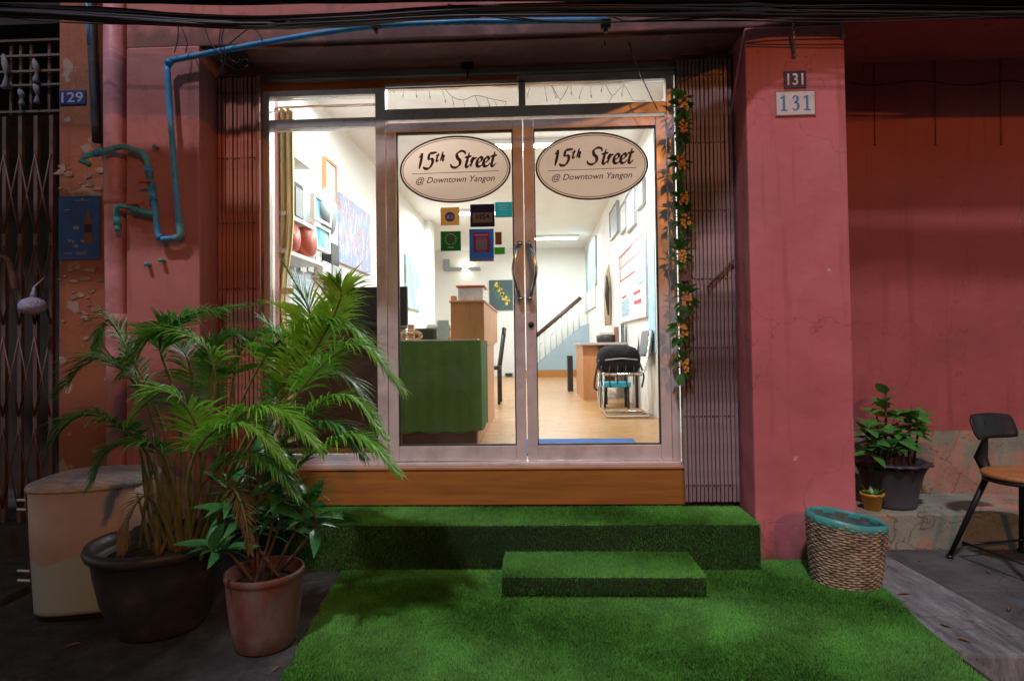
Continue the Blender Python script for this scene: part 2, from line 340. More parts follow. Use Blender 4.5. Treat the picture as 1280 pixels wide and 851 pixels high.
# ------------------------------------------------------------------ text and stroke lettering
def text_mb(txt, h, width=None, shear=0, bold=0):
    cu_ = bpy.data.curves.new('t', 'FONT'); cu_.body = txt; cu_.size = 1; cu_.align_x = 'LEFT'; cu_.resolution_u = 3
    cu_.shear = shear; cu_.offset = bold
    ob = bpy.data.objects.new('t', cu_); COL.objects.link(ob)
    dg = bpy.context.evaluated_depsgraph_get(); me = bpy.data.meshes.new_from_object(ob.evaluated_get(dg))
    vs = [v.co.copy() for v in me.vertices]; fs = [tuple(p.vertices) for p in me.polygons]
    bpy.data.objects.remove(ob); bpy.data.curves.remove(cu_); bpy.data.meshes.remove(me)
    x0 = min(v.x for v in vs); x1 = max(v.x for v in vs); y0 = min(v.y for v in vs); y1 = max(v.y for v in vs)
    k = h/(y1-y0); kx = (width/(x1-x0)) if width else k
    return [((v.x-(x0+x1)/2)*kx, (v.y-(y0+y1)/2)*k) for v in vs], fs
def put_flat(mb, data, org, ux, uz, off=Vector((0, -.001, 0))):
    """lay a 2D shape on a plane spanned by ux, uz at org"""
    vs, fs = data; ux = Vector(ux); uz = Vector(uz); org = Vector(org)
    mb.add([org + ux*a + uz*b + off for a, b in vs], fs); return mb
def disc2(rx, ry, cx=0, cz=0, n=40): return [(cx+rx*cos(2*pi*k/n), cz+ry*sin(2*pi*k/n)) for k in range(n)], [tuple(range(n))]
def rect2(x0, x1, z0, z1): return [(x0, z0), (x1, z0), (x1, z1), (x0, z1)], [(0, 1, 2, 3)]
def ring2(rx, ry, w, n=56):
    vs = [(rx*cos(2*pi*k/n), ry*sin(2*pi*k/n)) for k in range(n)] + [((rx-w)*cos(2*pi*k/n), (ry-w)*sin(2*pi*k/n)) for k in range(n)]
    return vs, [(k, (k+1) % n, n+(k+1) % n, n+k) for k in range(n)]
def pen(pts, wid, nib=R(35), thin=.42, n=11):
    """brush stroke with a slanted broad nib"""
    c = spline([(a, b, 0) for a, b in pts], n); vs = []; fs = []
    nv = Vector((cos(nib), sin(nib), 0))
    N = len(c)
    for i, p in enumerate(c):
        t = (c[min(i+1, N-1)]-c[max(i-1, 0)]).normalized(); s = Vector((-t.y, t.x, 0))
        w = wid*(thin + (1-thin)*abs(s.dot(nv)))
        e = min(1, .45 + 2.2*min(i, N-1-i)/N); w *= e
        vs += [(p.x+s.x*w/2, p.y+s.y*w/2), (p.x-s.x*w/2, p.y-s.y*w/2)]
    for i in range(N-1): fs.append((2*i, 2*i+1, 2*i+3, 2*i+2))
    return vs, fs
# brush letters on a unit-high grid (cap height 1), strokes as point lists
BR = {
 '1': [[(.12, .70), (.28, .84), (.36, 1.0)], [(.37, 1.0), (.31, .5), (.22, -.02)]],
 '5': [[(.95, 1.02), (.62, .98), (.42, .97)], [(.42, .97), (.34, .55)], [(.34, .55), (.62, .60), (.68, .35), (.5, .03), (.2, -.02), (.05, .12)]],
 't': [[(.30, .92), (.20, .45), (.14, .08), (.26, .0), (.46, .18)], [(.0, .60), (.25, .64), (.48, .70)]],
 'h': [[(.30, 1.05), (.18, .5), (.06, .0)], [(.10, .22), (.30, .55), (.44, .55), (.36, .2), (.38, .02), (.56, .14)]],
 'S': [[(.98, .80), (.90, .98), (.62, 1.03), (.38, .86), (.42, .62), (.62, .42), (.62, .16), (.36, -.02), (.08, .04), (-.02, .22)]],
 'r': [[(.0, .30), (.16, .56), (.14, .42), (.06, .0)], [(.10, .28), (.26, .50), (.44, .58)]],
 'e': [[(.02, .16), (.30, .32), (.40, .48), (.28, .58), (.10, .42), (.06, .14), (.18, .0), (.38, .04), (.52, .20)]],
}
def brush_text(mb, word, org, ux, uz, h, wid, off):
    x = 0
    for ch, adv, sc, dy in word:
        if ch != ' ':
            for st in BR[ch]:
                d = pen([(x+(a*sc)+.12*b*sc, (b*sc+dy)) for a, b in st], wid*sc**.6)
                off = off + Vector((0, -.00006, 0)); put_flat(mb, ([(a*h, b*h) for a, b in d[0]], d[1]), org, ux, uz, off)
        x += adv
    return x*h

# ================================================================== GROUND
g = MB(); g.box(-30, 30, -30, 2.55, -.30, -.22); tag(g.build('road', ROAD), kind='structure')
g = MB(); g.box(-2.62, 1.64, 2.21, 4.3, -.21, 0); tag(g.build('pavement', CONCD, bevel=.012), kind='structure')
g = MB()
g.poly([(1.645, 2.44, -.2), (2.06, 2.44, -.2), (1.985, 3.66, -.2), (1.645, 3.66, -.2)], (0, 0, 1), .205)
tag(g.build('kerb_strip', CONC2, bevel=.014), kind='structure')
g = MB(); g.poly([(2.068, 2.45, -.2), (3.35, 2.40, -.2), (3.35, 3.05, -.2), (2.03, 3.05, -.2)], (0, 0, 1), .198)
g.poly([(2.028, 3.062, -.2), (3.35, 3.062, -.2), (3.35, 3.66, -.2), (1.992, 3.66, -.2)], (0, 0, 1), .2)
g.poly([(3.362, 2.40, -.2), (6, 2.40, -.2), (6, 3.66, -.2), (3.362, 3.66, -.2)], (0, 0, 1), .196)
tag(g.build('pavement_slab', CONC, bevel=.01), kind='structure')
g = MB(); g.box(-8, -2.66, 2.9, 3.5, -.21, .02); g.box(-8, -2.64, 3.5, 4.6, -.21, .16)
tag(g.build('neighbour_step', CONCD, bevel=.015), kind='structure')
g = MB(); g.box(-8, 8, 2.5, 5, -.6, -.215); tag(g.build('drain_floor', ROAD), kind='structure')

t = thing('building', (0, -10.5, -.22), 'plain three storey building across the road behind the viewpoint', 'building')
w = MB(); w.box(-16, 16, -12, -10.5, -.22, 9.5); w.build('wall', pm('opposite_wall', (.10, .08, .07), .9, var=.3), t)
for zz in (1.2, 4.2, 7.0):
    for k in range(9):
        w = MB(); w.box(-14+3.4*k, -12.4+3.4*k, -10.495, -10.44, zz, zz+1.4); w.build('window', pm('opposite_window', (.03, .03, .035), .4), t, bevel=.01)
# ================================================================== FACADE
FX = 3.45
w = MB()
w.box(-2.42, -1.975, FX, 3.95, 0, 3.04)
part_solo(w, 'wall', PINK, 'narrow pink wall left of the glass shopfront behind the blue water pipes', 'wall', bevel=.012)
w = MB(); w.box(-2.42, 1.776, FX+.002, 3.95, 3.035, 5.2)
sof = thing('upper_facade', (0, 3.6, 3.035), 'pink painted lintel wall and soffit above the glass shopfront behind the cables', 'wall')
w.build('lintel', PINK, sof, bevel=.01)
w = MB(); w.box(-1.974, 1.217, FX+.03, 3.90, 3.020, 3.033); w.build('soffit', SOFFIT, sof)
# right pillar: front corner leans outward towards its foot
w = MB(); w.add([(1.218, FX, 0), (1.776, FX, 0), (1.776, 4.2, 0), (1.205, 4.2, 0), (1.218, FX, 3.033), (1.776, FX, 3.033), (1.776, 4.2, 3.033), (1.205, 4.2, 3.033)],
              [(0, 3, 2, 1), (4, 5, 6, 7), (0, 1, 5, 4), (1, 2, 6, 5), (2, 3, 7, 6), (3, 0, 4, 7)])
part_solo(w, 'pillar', PILLAR, 'broad pink pillar with two 131 number plates, right of the glass doors', 'pillar', bevel=.012)
# right bay: recessed wall, lintel
w = MB(); w.box(1.777, 6, 4.16, 4.4, .62, 5)
rb = thing('recessed_wall', (3, 4.16, .2), 'dark red recessed wall right of the pillar with bare cement band at its foot', 'wall')
w.build('painted_face', MAROON_SHADED, rb)
w = MB(); w.box(1.777, 6, 4.155, 4.4, .2, .619); w.build('cement_band', BARE, rb)
w = MB(); w.box(1.777, 6, FX, 4.158, 3.12, 5.2); w.build('overhead_beam', MAROON_SHADED, rb, bevel=.01)
for px in (1092, 1168, 1250):
    a = at(px, 70, 4.157); b = at(px+2, 178, 4.155)
    w = MB(); w.tube([a, (a+b)/2+Vector((.004, 0, 0)), b], .0045, 6); w.ball((b.x, b.y-.002, b.z-.012), .009, 6)
    w.build('conduit', MAROON_SHADED, rb)
w = MB(); p = [at(1062+k*22, 104+(3*sin(k*1.2)), 4.148) for k in range(14)]; w.tube(p, .0035, 5)
part_solo(w, 'wall_wire', CABLE, 'thin dark wire strung across the top of the dark red recessed wall', 'wire')
g = MB(); g.box(1.777, 6, 3.66, 4.153, -.05, .205)
part_solo(g, 'ledge', BARE, 'low cement ledge at the foot of the red recessed wall, carrying the potted plant', 'ledge', bevel=.012)

# left pillar of house 129 with peeling paint
w = MB(); w.box(-2.955, -2.43, 3.60, 4.2, 0, 5)
part_solo(w, 'pillar', ORANGEP, 'dark orange pillar of house 129 with peeling posters, beside the dark folding gate', 'pillar', bevel=.008)
# remains of torn bills: thin irregular scraps lying on the pillar
random.seed(4)
scr = MB()
for k in range(46):
    px = random.uniform(74, 126); py = random.choice([random.uniform(206, 246), random.uniform(326, 352), random.uniform(360, 440)])
    c = at(px, py, 3.596); s = random.uniform(.012, .05); n = 7
    scr.add([c+Vector((s*random.uniform(.5, 1.2)*cos(2*pi*q/n), -.001*random.random(), .45*s*random.uniform(.4, 1.2)*sin(2*pi*q/n))) for q in range(n)], [tuple(range(n))])
tag(part_solo(scr, 'torn_paper', pm('old_paper', (.30, .20, .14), .9, var=.5, vs=25, col2=(.14, .09, .06), c2s=20), 'torn scraps of old paper stuck round the blue poster on the orange pillar', 'paper'), kind='stuff')
# neighbour doorway darkness
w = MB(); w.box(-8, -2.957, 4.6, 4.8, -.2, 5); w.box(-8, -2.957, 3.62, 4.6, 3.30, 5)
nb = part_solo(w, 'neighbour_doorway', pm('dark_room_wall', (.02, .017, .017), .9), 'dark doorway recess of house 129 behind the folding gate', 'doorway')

t = thing('shade_sheet', (-4, 1, 3.0), 'added sheet above the view that shades the left pavement and pots', 'shade_sheet')  # added out of view only to keep the key light off the left side
w = MB(); w.add([(-7, -.6, 2.92), (-1.92, -.6, 2.92), (-1.92, 2.05, 3.12), (-7, 2.05, 3.12), (-7, -.6, 2.95), (-1.92, -.6, 2.95), (-1.92, 2.05, 3.15), (-7, 2.05, 3.15)], [(0, 3, 2, 1), (4, 5, 6, 7), (0, 1, 5, 4), (1, 2, 6, 5), (2, 3, 7, 6), (3, 0, 4, 7)]); w.build('sheet', pm('shade_sheet_grey', (.12, .12, .13), .7), t)
# ================================================================== SHOPFRONT
DY = 3.75
sf = thing('shopfront', (-.4, DY, .5), 'aluminium framed glass shopfront with double doors and bright shop behind', 'shopfront')
def bar(name, x0, x1, z0, z1, mat=ALU, parent=sf, y0=DY-.03, y1=DY+.045, bev=.003):
    return MB().box(x0, x1, y0, y1, z0, z1).build(name, mat, parent, bevel=bev)
bar('header_rail', -1.72, .93, 2.925, 2.965, STEEL, y0=DY-.06)
bar('orange_header_strip', -1.715, -.095, 2.872, 2.923, pm('orange_strip', (.80, .17, .02), .5, var=.2), y0=DY-.02, y1=DY+.01)  # thin strip in one strong orange under the header rail
bar('header_board', -.093, .93, 2.895, 2.923, ALU, y0=DY-.025)
bar('jamb', -1.715, -1.675, .515, 2.87)
bar('mullion', -.995, -.932, .515, 2.87)
bar('jamb', .826, .873, .515, 2.893)
bar('end_post', .93, .96, .515, 2.893)
bar('transom_post', -.09, -.045, 2.732, 2.893)
bar('transom', -1.674, -.996, 2.63, 2.685)
bar('transom', -.931, .825, 2.66, 2.73)
bar('transom', .874, .929, 2.60, 2.63)
bar('top_rail', -1.674, -.996, 2.832, 2.869)
bar('top_rail', -.931, .825, 2.872, 2.893)
bar('bottom_rail', -1.674, -.996, .515, .56)
bar('sill', -1.72, .96, .495, .513, ALU, y0=DY-.05)
for x0, x1, z0, z1 in ((-1.674, -.996, .561, 2.629), (-1.674, -.996, 2.686, 2.831), (-.931, -.091, 2.731, 2.871), (-.044, .825, 2.731, 2.871), (.874, .929, .515, 2.599), (.874, .929, 2.631, 2.89)):
    MB().box(x0, x1, DY+.004, DY+.009, z0, z1).build('pane', GLASS, sf)
def door(x0, x1, hx):
    d = bpy.data.objects.new('door', None); d.location = (x0-sf.location.x, 0, .515-sf.location.z); link(d, sf)
    st = .062
    bar('stile', x0, x0+st, .52, 2.645, ALU, d, DY-.02, DY+.03); bar('stile', x1-st, x1, .52, 2.645, ALU, d, DY-.02, DY+.03)
    bar('rail', x0+st+.001, x1-st-.001, .52, .612, ALU, d, DY-.019, DY+.029); bar('rail', x0+st+.001, x1-st-.001, 2.585, 2.645, ALU, d, DY-.019, DY+.029)
    gk = MB(); a, b, c, e = x0+st+.0005, x1-st-.0005, .613, 2.584
    for q in ((a, a+.007, c, e), (b-.007, b, c, e), (a+.007, b-.007, c, c+.007), (a+.007, b-.007, e-.007, e)): gk.box(q[0], q[1], DY-.012, DY+.018, q[2], q[3])
    gk.build('gasket', ALUD, d)
    MB().box(x0+st+.001, x1-st-.001, DY+.002, DY+.008, .613, 2.584).build('pane', GLASS, d)
    # curved pull handle with mounts
    s = 1 if hx < (x0+x1)/2 else -1
    zt, zb = 1.86, 1.52
    pts = spline([(hx, DY-.055, zt), (hx+s*.018, DY-.085, zt-.05), (hx+s*.038, DY-.095, (zt+zb)/2), (hx+s*.014, DY-.085, zb+.05), (hx, DY-.055, zb)], 8)
    hb = MB(); hb.tube(pts, .0125, 10)
    for z in (zt, zb): hb.tube([(hx, DY-.022, z), (hx, DY-.06, z)], .016, 12); hb.ball((hx, DY-.058, z), .019, 8)
    hb.build('handle', CHROME, d)
    if s == 1:
        lk = MB(); lk.tube([(hx+.004, DY-.020, 1.36), (hx+.004, DY-.030, 1.36)], .018, 16); lk.build('lock', DWOOD, d)
    return d
door(-.928, -.068, -.094); door(-.062, .822, -.034)
# door closer stub on the header
w = MB(); w.box(-.44, -.36, DY-.10, DY-.061, 2.955, 2.985); w.box(-.405, -.395, DY-.085, DY-.065, 2.88, 2.955); w.build('door_stop', BLACKM, sf, bevel=.003)
w = MB(); w.box(-1.98, .885, DY-.075, 4.0, .262, .478); w2 = w.build('riser_board', ORB, sf, bevel=.004)
w = MB(); w.box(-1.98, .885, DY-.085, 4.0, .479, .494); w.build('sill_trim', pm('sill_trim_wood', (.50, .30, .17), .4), sf, bevel=.003)

# oval shop signs stuck inside the glass
def oval(cx, cz, dark, lab):
    t = thing('oval_sign', (cx, DY-.006, cz), lab, 'sign', 'oval shop signs on the glass doors')
    y = DY-.0035; X = Vector((1, 0, .012)); Z = Vector((-.004, 0, 1)); O = Vector((cx, y, cz)); rx, rz = .352, .213
    pl = MB(); pl.poly([O+X*a+Z*b for a, b in disc2(rx, rz, n=56)[0]], (0, 1, 0), .003); pl.build('plate', CREAM, t)
    rg = MB(); put_flat(rg, ring2(rx, rz, .011), O, X, Z, Vector((0, -.0012, 0))); put_flat(rg, ring2(rx-.018, rz-.018, .004), O, X, Z, Vector((0, -.0012, 0)))
    rg.build('border', dark, t)
    lt = MB(); off = Vector((0, -.0014, 0))
    word = [('1', .46, 1, 0), ('5', .93, 1, 0), ('t', .33, .58, .44), ('h', .36, .58, .44), (' ', .40, 1, 0), ('S', .95, 1, 0), ('t', .42, 1, 0), ('r', .42, 1, 0), ('e', .48, 1, 0), ('e', .50, 1, 0), ('t', .4, 1, 0)]
    brush_text(lt, word, O+X*(-.248)+Z*.012, X*.905, Z, .098, .235, off)
    put_flat(lt, rect2(-.275, .275, -.022, -.0185), O, X, Z, off)
    put_flat(lt, text_mb('@ Downtown Yangon', .052, .50, shear=.3, bold=.006), O+Z*(-.068), X, Z, off)
    lt.build('lettering', dark, t)
c1 = at(569, 212, DY); c2 = at(739.5, 208, DY)
oval(c1.x, c1.z, BROWNL, 'oval cream 15th Street sign with brown border on the left glass door')
oval(c2.x, c2.z, BLACKL, 'oval cream 15th Street sign with black border on the right glass door')

# stickers on the left door glass
def sticker(name, px0, px1, py0, py1, mat, lab, deco=None, cat='sticker'):
    a = at(px0, py1, DY); b = at(px1, py0, DY); t = thing(name, ((a.x+b.x)/2, DY, a.z), lab, cat, 'stickers on the left door glass')
    MB().box(a.x, b.x, DY-.0015, DY+.0018, a.z, b.z).build('sheet', mat, t, bevel=.0006)
    if deco: deco(t, Vector(((a.x+b.x)/2, DY-.0015, (a.z+b.z)/2)), b.x-a.x, b.z-a.z)
    return t
UX, UZ = Vector((1, 0, 0)), Vector((0, 0, 1))
def lay(name, mat, t, c, shapes, k=1):
    q = MB()
    for sh in shapes: put_flat(q, sh, c, UX, UZ, Vector((0, -.0006*k, 0)))
    o = q.build('printed_lines' if name == 'bars' else name, mat, t)
    if name == 'bars': o['kind'] = 'stuff'
def shift(d, dx, dz): return [(a+dx, b+dz) for a, b in d[0]], d[1]
def d83(t, c, w_, h_):
    lay('badge', flat('badge_blue', (.06, .12, .55)), t, c, [disc2(.031, .031, 0, -.004)]); lay('lettering', WHITE, t, c, [shift(text_mb('8.3', .024, bold=.02), 0, -.004)], 2)
sticker('rating_sticker', 551, 574, 259, 282, flat('tan_print', (.62, .45, .20)), 'beige sticker with blue round 8.3 badge, top left of the sticker cluster', d83)
def dgr(t, c, w_, h_):
    sh = []
    for s in (-1, 1):
        for k in range(7):
            q = R(-70+k*25); sh.append(disc2(.0045, .003, s*.034*cos(q), .012+.034*sin(q), 8))
    sh.append(rect2(-.018, .018, -.043, -.038)); lay('wreath', WHITE, t, c, sh)
    lay('emblem', flat('emblem_brown', (.10, .12, .07)), t, c, [disc2(.02, .016, 0, .018, 20), disc2(.008, .006, -.011, -.002, 10), disc2(.008, .006, .011, -.002, 10)], 2)
sticker('award_sticker', 551, 576, 289, 314, flat('green_print', (.015, .22, .06)), 'green square sticker with white laurel wreath, below the 8.3 badge sticker', dgr)
def dvi(t, c, w_, h_):
    lay('panel', flat('print_grey', (.45, .45, .45)), t, c, [rect2(-.062, .062, -.045, .018)])
    lay('band', flat('print_gold', (.55, .33, .08)), t, c, [rect2(-.062, .062, -.045, -.032)], 2)
    lay('lettering', flat('print_navy', (.02, .03, .16)), t, c, [shift(text_mb('VISA', .032, .09, shear=.25, bold=.02), .003, -.008)], 2)
sticker('card_sticker', 588, 618, 255, 284, flat('navy_print', (.02, .03, .09)), 'dark navy VISA card sticker at the top of the sticker cluster', dvi)
def dpk(t, c, w_, h_):
    lay('panel', flat('print_magenta', (.55, .04, .16)), t, c, [rect2(-.052, .052, -.045, .082)])
    lay('bars', flat('print_pale', (.6, .45, .5)), t, c, [rect2(-.042, .042, .058, .070), rect2(-.032, .032, .046, .050), rect2(-.03, .03, -.040, -.036)], 2)
    lay('blank', flat('print_blank', (.45, .44, .46)), t, c, [rect2(-.036, .036, -.03, .038)], 2)
    lay('foot', flat('print_lilac', (.45, .42, .5)), t, c, [rect2(-w_/2, w_/2, -h_/2, -h_/2+.02)], 1.5)
sticker('payment_sticker', 587, 617, 286, 327, flat('blue_print', (.04, .22, .42)), 'magenta and blue payment sticker below the navy card sticker', dpk)
def dte(t, c, w_, h_): lay('bars', WHITE, t, c, [rect2(-.034, .034, .026, .031), rect2(-.026, .026, .010, .013), rect2(-.026, .026, -.002, .001), rect2(-.022, .022, -.034, -.030)])
sticker('teal_sticker', 619, 640, 252.5, 272, flat('teal_print', (.03, .52, .56)), 'small turquoise sticker at the top right of the sticker cluster', dte)
sticker('brown_sticker', 619, 627, 290, 306, flat('brown_print', (.28, .12, .05)), 'small brown upright sticker right of the payment sticker')
sticker('green_strip_sticker', 618, 631, 309, 318, flat('lime_print', (.12, .40, .08)), 'small green strip sticker low right of the payment sticker')

# string of fairy lights behind the transom panes
def fairy(px0, px1, seed, lab):
    random.seed(seed); t = thing('fairy_lights', at((px0+px1)/2, 105, DY+.03), lab, 'string lights', 'fairy lights behind the transom glass')
    wmb = MB(); bl = MB(); pts = []; x = px0; up = True
    while x < px1:
        pts.append((x, random.uniform(103, 109) if up else random.uniform(119, 131))); x += random.uniform(9, 17); up = random.random() < .5
    P3 = [at(a, b, DY+.03+random.uniform(0, .02)) for a, b in pts]
    wmb.tube(spline(P3, 4), .0016, 4)
    for p in P3:
        q = p + Vector((random.uniform(-.03, .03), 0, -random.uniform(.03, .09))); wmb.tube([p, q], .0012, 4)
        bl.tube([q, q+Vector((.003, 0, -.018))], [.004, .002], 6)
    wmb.build('wire', CABLE, t); bl.build('bulbs', GREYB, t)
fairy(492, 640, 3, 'tangled fairy light wire behind the left transom pane above the doors')
fairy(664, 815, 8, 'tangled fairy light wire behind the right transom pane above the doors')

# folded steel gates
def folded_gate(x0, x1, n, z0, z1, mat, lab, y=3.64):
    t = thing('folding_gate', ((x0+x1)/2, y, z0), lab, 'folding gate', 'folded steel gates beside the shopfront')
    p = (x1-x0)/n; first = None
    random.seed(int(x0*100))
    for k in range(n):
        if first is None:
            b = MB(); cx = x0+p/2; w_ = p*.36; d_ = .020
            # U channel: web and two flanges
            b.box(cx-w_, cx+w_, y, y+.003, z0, z1); b.box(cx-w_, cx-w_+.003, y+.0031, y+d_, z0, z1); b.box(cx+w_-.003, cx+w_, y+.0031, y+d_, z0, z1)
            first = b.build('bar', mat, t, bevel=.0008, seg=1)
        else:
            o = first.copy(); o.location.x += p*k; o.location.y += random.uniform(-.004, .006); o.rotation_euler.y = random.uniform(-.0012, .0012); link(o, t)
    # picket lattice straps between the channels, seen edge-on
    for zz in [z0+.10+(z1-z0-.2)*i/6 for i in range(7)]:
        s = MB()
        for k in range(n-1):
            xa = x0+p*(k+.5); s.cbox((xa+p/2, y+.012, zz+(.006 if k % 2 else -.006)), (p*.98, .006, .014))
            s.tube([(xa, y-.004, zz), (xa, y+.002, zz)], .005, 6)
        s.build('cross_strap', GATEN, t)
    b = MB(); b.box(x0-.005, x1+.005, y-.01, y+.04, z1+.001, z1+.02); b.build('top_track', GATEN, t)
    bk = MB(); bk.box(x0, x1, y+.045, y+.05, z0, z1); bk.build('rear_plate', mat, t)
    return t
gl = folded_gate(-1.968, -1.70, 11, .285, 2.93, GATE_LIT, 'folded reddish steel gate stacked left of the glass shopfront')
gr = folded_gate(.872, 1.20, 14, .285, 2.95, GATE, 'folded purplish grey steel gate stacked right of the glass doors')
w = MB(); a = at(886, 357, 3.62); b = at(917, 325, 3.62); w.tube([a, b], .008, 6); w.ball(a, .012); w.build('strap', GATEN, gr)
w = MB(); w.box(.985-.13, .985-.06, 3.60, 3.625, 1.60, 1.67); w.build('lock_box', GATEN, gr, bevel=.004)

# neighbour's open lattice gate
t = thing('lattice_gate', (-3.4, 3.68, .16), 'closed dark brown lattice gate with upper grille at house 129, far left', 'folding gate')
gx = [at(px, 400, 3.68).x for px in (64, 44.5, 25, 5, -15, -35)]
for x in gx:
    b = MB(); b.box(x-.013, x+.013, 3.675, 3.70, .16, 2.74); b.build('bar', GATEN, t, bevel=.002)
for i in range(len(gx)-1):
    for z in (.25, .83, 1.41, 1.99):
        s = MB(); xa, xb = gx[i+1], gx[i]
        s.tube([(xa, 3.672, z), (xb, 3.672, z+.5)], .006, 4); s.tube([(xb, 3.670, z), (xa, 3.670, z+.5)], .006, 4)
        s.build('lattice_strap', GATEN, t)
for z in (2.76, 2.93, 3.02, 3.12, 3.22):
    b = MB(); b.box(-4.2, -2.97, 3.67, 3.69, z, z+.014); b.build('grille_rail', pm('grille_pale', (.11, .09, .08), .6), t)
for px in (10, 22, 35, 58):
    x = at(px, 90, 3.68).x; b = MB(); b.box(x-.008, x+.008, 3.70, 3.715, 2.76, 3.24); b.build('grille_bar', GATEN, t)
for i, (px, p0, p1) in enumerate(((4, 68, 112), (24, 112, 132), (42, 74, 104), (43, 104, 130))):
    a = at(px, p0, 3.66); b = at(px+3, p1, 3.66); m_ = MB()
    pts = spline([a, (a+b)/2+Vector((.02, -.01, 0)), b], 5); m_.tube(pts, [.006+.014*abs(sin(k*.5)) for k in range(len(pts))], 6)
    part_solo(m_, 'rag', pm('grey_rag', (.20, .20, .23), .9, var=.3), ['pale rag hanging at the edge of the upper grille, far left', 'short rag hanging from the lower grille rail', 'pale rag tied high on the upper grille', 'pale rag hanging low on the upper grille'][i], 'rag', 'rags tied to the grille of house 129')
m_ = MB(); a = at(2, 320, 3.62); m_.tube(spline([a, at(10, 325, 3.6), at(16, 345, 3.6), at(20, 362, 3.62)], 6), [.012]*4+[.016]*8+[.02]*7, 8)
part_solo(m_, 'cloth_strip', pm('rag_brown', (.16, .09, .07), .9, var=.3), 'brownish cloth strip tied to the lattice gate bar', 'cloth')
m_ = MB(); c = at(41, 383, 3.55); m_.ball(c, .075, 12, .75)
md = part_solo(m_, 'plastic_bag', pm('bag_film', (.34, .36, .52), .5, var=.3, vs=20, bump=1, bs=18, bd=.03), 'knotted pale blue plastic bag hanging on the lattice gate', 'bag')
m_ = MB(); m_.tube([c+Vector((0, 0, .05)), c+Vector((-.01, .02, .12)), c+Vector((0, .1, .2))], [.02, .006, .004], 6); m_.build('knot', MATS['bag_film'], md)

# ------------------------------------------------------------------ number plates, poster
def plate(name, px0, px1, py0, py1, Y, mat, lmat, txt, lab, serif=False, hh=.62, ww=.7, border=None):
    a = at(px0, py1, Y); b = at(px1, py0, Y); t = thing(name, ((a.x+b.x)/2, Y, a.z), lab, 'number plate')
    MB().box(a.x, b.x, Y-.007, Y-.001, a.z, b.z).build('plate', mat, t, bevel=.0015)
    c = Vector(((a.x+b.x)/2, Y-.0072, (a.z+b.z)/2)); W_, H_ = b.x-a.x, b.z-a.z; q = MB()
    if serif:
        gw = W_*ww/3.3
        for i, ch in enumerate(txt):
            cx = (i-1)*gw*1.22; h = H_*hh
            if ch == '1':
                put_flat(q, ([(cx-gw*.13, -h/2), (cx+gw*.13, -h/2), (cx+gw*.13, h/2), (cx-gw*.05, h/2), (cx-gw*.36, h*.36), (cx-gw*.36, h*.29), (cx-gw*.13, h*.33)], [(0, 1, 2, 3, 4, 5, 6)]), c, UX, UZ)
                put_flat(q, rect2(cx-gw*.33, cx+gw*.33, -h/2, -h/2+h*.07), c, UX, UZ, Vector((0, -.0013, 0)))
            else:
                put_flat(q, pen([(cx-gw*.30, h*.28), (cx-gw*.1, h*.46), (cx+gw*.18, h*.40), (cx+gw*.2, h*.16), (cx-gw*.02, h*.04), (cx+gw*.24, -h*.06), (cx+gw*.26, -h*.32), (cx, -h*.47), (cx-gw*.32, -h*.34)], gw*.28, nib=0, thin=.35), c, UX, UZ)
    else: put_flat(q, text_mb(txt, H_*hh, W_*ww, bold=.015), c, UX, UZ)
    q.build('numerals', lmat, t)
    if border:
        q = MB(); e = .006
        for r_ in (rect2(-W_/2, W_/2, -H_/2, -H_/2+e), rect2(-W_/2, W_/2, H_/2-e, H_/2), rect2(-W_/2, -W_/2+e, -H_/2+e, H_/2-e), rect2(W_/2-e, W_/2, -H_/2+e, H_/2-e)): put_flat(q, r_, c, UX, UZ)
        q.build('border', border, t)
plate('number_plate', 980, 1007, 89, 111, FX, flat('enamel_navy', (.012, .012, .09), .3), WHITE, '131', 'small navy plate with white 131, the upper plate on the pink pillar', hh=.7, ww=.72, border=flat('enamel_edge', (.05, .05, .14)))
plate('number_plate', 969, 1018.5, 113, 146, FX, pm('plate_white', (.66, .66, .64), .5, var=.1, vs=8, col2=(.5, .42, .38), c2s=6), flat('numeral_blue', (.05, .24, .42)), '131', 'white rectangular plate with blue 131, the lower plate on the pink pillar', serif=True, hh=.6, ww=.78, border=flat('plate_edge', (.25, .15, .13)))
plate('number_plate', 75, 108, 113, 132, 3.60, flat('enamel_blue', (.015, .03, .16), .35), pm('faded_white', (.35, .33, .38), .6, var=.3, vs=40), '129', 'blue plate with faded white 129 on the dark orange pillar', hh=.72, ww=.82)
a = at(74.5, 325, 3.60); b = at(126, 245, 3.60)
t = thing('poster', ((a.x+b.x)/2, 3.59, a.z), 'dark blue drinks poster with a bottle on the orange pillar', 'poster')
MB().box(a.x, b.x, 3.592, 3.596, a.z, b.z).build('sheet', pm('poster_blue', (.008, .06, .28), .45, var=.3, vs=6, col2=(.01, .12, .40), c2s=5), t)
c = Vector(((a.x+b.x)/2, 3.592, (a.z+b.z)/2)); W_, H_ = b.x-a.x, b.z-a.z
lay('bottle_print', flat('print_amber', (.34, .17, .09)), t, c, [([(.03, -.10), (.082, -.10), (.085, .04), (.066, .075), (.064, .105), (.05, .105), (.048, .075), (.03, .04)], [tuple(range(8))])])
lay('bottle_label', flat('print_violet', (.05, .05, .16)), t, c, [rect2(.033, .082, -.03, .02)], 2)
lay('splash', flat('print_white', (.45, .5, .55)), t, c, [disc2(.022, .012, -.02, .0), disc2(.010, .008, -.06, -.08), disc2(.008, .008, -.04, -.085), disc2(.013, .010, -.02, -.115), disc2(.012, .008, .02, -.085), rect2(-.03, .07, .168, .171), rect2(.01, .03, .173, .180)])
